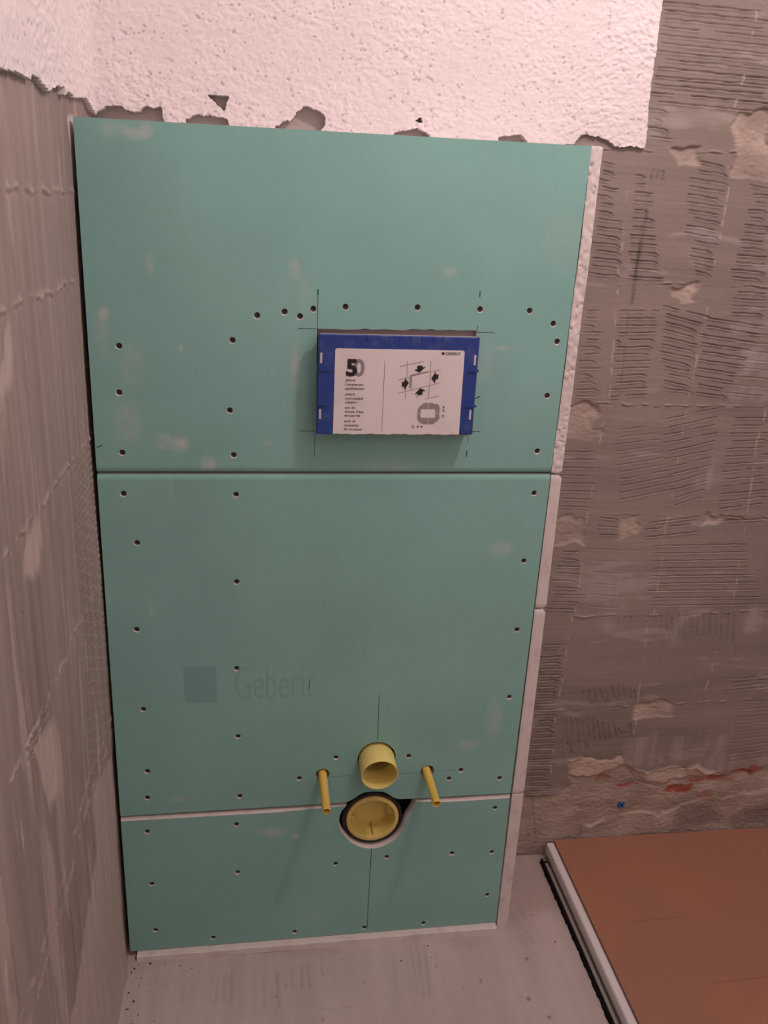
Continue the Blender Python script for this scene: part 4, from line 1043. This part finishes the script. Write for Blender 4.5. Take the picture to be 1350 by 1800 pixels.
for P in SMALL_ARROWS:
    mb = MB(); mb.poly([(x, yT-0.0002, z) for x, z in P]); mb.build('printed_small_arrow', M['ink'], label, fix=False)
vv, ff = fill([OCTAGON, OCTAGON_HOLE])
mb = MB()
for f in ff: mb.poly([(vv[i].x, yT, vv[i].y) for i in f])
mb.build('printed_octagon', M['ink_mid'], label, fix=False)
mb = MB()
for (x0, z0, x1, z1) in OCTAGON_SPLITS: line_quad(mb, x0, z0, x1, z1, 0.0006, yT-0.0002)
mb.build('printed_split', M['paper'], label, fix=False)
for (x0, z0, x1, z1) in FINE_LINES:
    mb = MB(); line_quad(mb, x0, z0, x1, z1, 0.00035, yT); mb.build('printed_fine_line', M['ink_line'], label, fix=False)
for (x0, z0, x1, z1) in ZEROS: text_mesh('printed_zero', '0', x0, z0, x1, z1, yT, M['ink_text'], label, -0.004)

# ------------------------------------------------------------------ pipes
def p3(q, y): return Vector((q[0], y, q[1]))
t = thing('flush_pipe', 'wide pale yellow flush pipe stub sticking out of the middle board', 'pipe', p3(FLUSH[1], 0))
mouth, base = p3(FLUSH[0], -0.040), p3(FLUSH[1], 0.0)
ax = (base-mouth).normalized()
mb = MB()
mb.lathe([(0.0290, 0.09), (0.0290, 0.0015), (0.0294, 0.0002), (0.0302, 0.0), (0.0307, 0.0006), (0.0307, 0.039), (0.0290, 0.042), (0.0290, 0.09)], mouth, base, 64)
o = mb.build('tube', M['yellow'], t, True)
mb = MB(); mb.lathe([(0.0290, 0.060), (0.0270, 0.062), (0.006, 0.062), (0.0045, 0.059), (0.0003, 0.059)], mouth, base, 48)
mb.build('end_disc', M['ochre'], t, True)

for i, lab in enumerate(('thin yellow bolt sleeve to the left of the flush pipe', 'thin yellow bolt sleeve to the right of the flush pipe')):
    tip, base = p3(ROD_TIP[i], -0.07), p3(ROD_BASE[i], 0.0)
    t = thing('bolt_sleeve', lab, 'pipe', base, 'yellow bolt sleeves')
    L = (base-tip).length
    mb = MB(); mb.lathe([(0.0058, 0.030), (0.0058, 0.0012), (0.0062, 0.0003), (0.0070, 0.0), (0.0076, 0.0006), (0.0076, 0.004), (0.0072, 0.0045), (0.0074, L+0.03)], tip, base, 28)
    mb.build('tube', M['amber'], t, True)
    mb = MB(); mb.lathe([(0.0058, 0.006), (0.0057, 0.018), (0.0002, 0.020)], tip, base, 24)
    o = mb.build('tube_lining', M['orange'], t, True); o['label'] = 'orange inside of the tube'

cx, cz = DRAIN
t = thing('drain_pipe', 'black drain pipe with a yellow cap in the notch of the lowest board', 'pipe', (cx, 0.007, cz))
c0, c1 = (cx, 0.007, cz), (cx, 0.1, cz)
mb = MB(); mb.lathe([(0.0468, 0.10), (0.0468, 0.003), (0.0474, 0.0006), (0.049, 0.0), (0.0525, 0.0003), (0.0540, 0.002), (0.0543, 0.006), (0.0543, 0.12)], c0, c1, 72)
mb.build('collar', M['rubber'], t, True)
mb = MB(); mb.lathe([(0.0466, 0.05), (0.0466, -0.0012), (0.0460, -0.0024), (0.0450, -0.0028), (0.0405, -0.0028), (0.0396, -0.0018), (0.0385, 0.006), (0.0350, 0.024), (0.0335, 0.0275), (0.030, 0.0285), (0.0003, 0.0285)], c0, c1, 72)
cap = mb.build('cap', M['ochre'], t, True); cap['label'] = 'yellow plastic cap'
for ang, r_in in ((200, 0.028), (12, 0.026)):
    a = math.radians(ang); d = Vector((math.cos(a), 0, math.sin(a))); n_ = Vector((-math.sin(a), 0, math.cos(a)))
    mb = MB()
    c = Vector((cx, 0.007, cz)); y0, y1 = 0.012, 0.0285
    q = []
    for yy, r0 in ((y0, r_in+0.004), (y1, r_in)):
        q += [c+d*r0+n_*(-0.010)+Vector((0, yy, 0)), c+d*r0+n_*0.010+Vector((0, yy, 0)), c+d*0.0375+n_*0.010+Vector((0, yy, 0)), c+d*0.0375+n_*(-0.010)+Vector((0, yy, 0))]
    mb.v = [tuple(p) for p in q]; mb.f = [(0, 1, 2, 3), (4, 7, 6, 5), (0, 4, 5, 1), (1, 5, 6, 2), (2, 6, 7, 3), (3, 7, 4, 0)]; mb.m = [0]*6
    mb.build('grip_tab', M['ochre'], cap)
for ang in (98, 276):
    a = math.radians(ang); d = Vector((math.cos(a), 0, math.sin(a))); n_ = Vector((-math.sin(a), 0, math.cos(a)))
    c = Vector((cx, 0.007, cz)); q = []
    for yy in (0.001, 0.027):
        q += [c+d*0.030+n_*(-0.0007)+Vector((0, yy+0.006, 0)), c+d*0.030+n_*0.0007+Vector((0, yy+0.006, 0)), c+d*0.0398+n_*0.0007+Vector((0, yy, 0)), c+d*0.0398+n_*(-0.0007)+Vector((0, yy, 0))]
    mb = MB(); mb.v = [tuple(p) for p in q]; mb.f = [(0, 1, 2, 3), (4, 7, 6, 5), (0, 4, 5, 1), (1, 5, 6, 2), (2, 6, 7, 3), (3, 7, 4, 0)]; mb.m = [0]*6
    mb.build('fin', M['ochre'], cap)

# ------------------------------------------------------------------ blue wall plug
x, z = WALL_PLUG
mb = MB(); mb.lathe([(0.0026, 0.03), (0.0026, 0.0006), (0.0032, 0.0), (0.0058, 0.0004), (0.0066, 0.0016), (0.0060, 0.0024), (0.0045, 0.004), (0.0042, 0.035)], (x, DEPTH-0.001, z), (x, DEPTH+0.1, z), 10)
for a in (35, 125, 215, 305):
    a = math.radians(a); X_, Z_ = x+0.0062*math.cos(a), z+0.0062*math.sin(a)
    mb.box(X_-0.0016, X_+0.0016, DEPTH-0.0008, DEPTH+0.006, Z_-0.0016, Z_+0.0016)
tag(mb.build('wall_plug', M['plug'], None), 'small blue plastic plug in the bare wall above the brown sheet', 'wall plug')

# ------------------------------------------------------------------ shower tray and its brown cover sheet
yb, yf = DEPTH-0.010, -1.2
t = thing('shower_tray', 'white rimmed shower tray under the brown sheet, on the floor at the right', 'shower tray', (0.83, -0.5, FLOOR), None)
def extrude(prof, y0, y1, name, mat, n=1, jitter=0.0, smooth=False, slope=0.0):
    mb = MB(); k = len(prof)
    for i in range(n+1):
        y = y0+(y1-y0)*i/n
        j = jitter*(math.sin(i*1.9)+0.8*math.sin(i*0.73)+0.6*math.sin(i*3.1)) if jitter else 0
        for m_, (x, z) in enumerate(prof):
            mb.v.append((x+slope*(yb-y)+(j if m_ in (0, len(prof)-1) else 0), y, z))
    for i in range(n):
        for a in range(k):
            b = (a+1) % k; mb.f.append((i*k+a, i*k+b, (i+1)*k+b, (i+1)*k+a)); mb.m.append(0)
    mb.f += [tuple(range(k)), tuple(n*k+a for a in range(k-1, -1, -1))]; mb.m += [0, 0]
    return mb.build(name, mat, t, smooth)
rimprof = [(0.8286, 0.004), (0.8284, 0.010), (0.8283, 0.0228), (0.8287, 0.0252), (0.8300, 0.0266), (0.8322, 0.0270), (0.8424, 0.0270), (0.8433, 0.0264), (0.8436, 0.025), (0.8436, 0.004)]
o = extrude(rimprof, 0.123, yf, 'rim', M['rim'], 4, 0, True); o['label'] = 'white rounded rim'
endprof = [(x, z+0.0006 if z > 0.02 else z) for x, z in rimprof]
o = extrude(endprof, yb, 0.1235, 'rim_end_piece', M['rim'], 1, 0, True); o['label'] = 'white end piece of the rim'
extrude([(0.8186, -0.006), (0.8180, 0.0020), (0.8186, 0.0030), (0.8232, 0.0030), (0.8240, 0.0016), (0.8246, -0.0050), (0.8290, -0.0050), (0.8300, 0.006), (0.8430, 0.006), (0.8430, -0.008), (0.82, -0.008)], yb-0.03, yf, 'side_profile', M['grey'], 1, 0)
o = extrude([(0.8138, FLOOR), (0.8150, -0.002), (0.8180, 0.0005), (0.8190, -0.0085), (0.83, -0.0085), (0.83, FLOOR)], yb-0.012, yf, 'foam_strip', M['foam'], 220, 0.0007); o['label'] = 'black torn foam strip'
mb = MB(); mb.box(0.8436, 1.50, yf, yb, -0.006, 0.022); mb.build('tray_floor', M['rim'], t)

mb = MB(); yb2 = 0.1800
s0, s1 = 0.8458, 1.52
sl = 0.0
mb.prism([(s0, 0.0272), (s1, 0.0272), (s1, 0.0302), (s0, 0.0302)], -1.2, yb2)
sheet = mb.build('hardboard_sheet', M['brown']); tag(sheet, 'large brown hardboard sheet covering the shower tray', 'hardboard sheet')
for (x0, y0, x1, y1) in ((0.925, -0.0468, 1.025, -0.0455), (1.0, -0.19, 1.12, -0.186)):
    mb = MB(); mb.poly([(x0, y0, 0.0304), (x1, y1, 0.0304), (x1, y1+0.0012, 0.0304), (x0, y0+0.0012, 0.0304)])
    mb.build('scuff_mark', M['brown_line'], sheet, fix=False)

# ------------------------------------------------------------------ crumbs swept against the box
mb = MB(); r = np.random.default_rng(33)
for i in range(46):
    if i < 26: x, y = 0.006+0.05*r.random()**1.8, -0.004-0.22*r.random()**1.6
    elif i < 40: x, y = 0.05+0.6*r.random(), -0.016-0.05*r.random()**2
    else: x, y = 0.70+0.1*r.random(), 0.15-0.2*r.random()
    s_ = 0.0008+0.0018*r.random()**2; z = FLOOR+s_*0.3
    v = [Vector((x, y, z))+Vector(d)*s_*(0.7+0.6*r.random()) for d in ((1, 0, 0), (-1, 0, 0), (0, 1, 0), (0, -1, 0), (0, 0, 1), (0, 0, -1))]
    n = len(mb.v); mb.v += [tuple(p) for p in v]
    for f in ((0,2,4), (2,1,4), (1,3,4), (3,0,4), (2,0,5), (1,2,5), (3,1,5), (0,3,5)): mb.f.append(tuple(n+k for k in f)); mb.m.append(0)
o = mb.build('rubble_crumbs', M['crumb']); tag(o, 'dark crumbs of rubble scattered on the screed along the box', 'rubble'); o['kind'] = 'stuff'
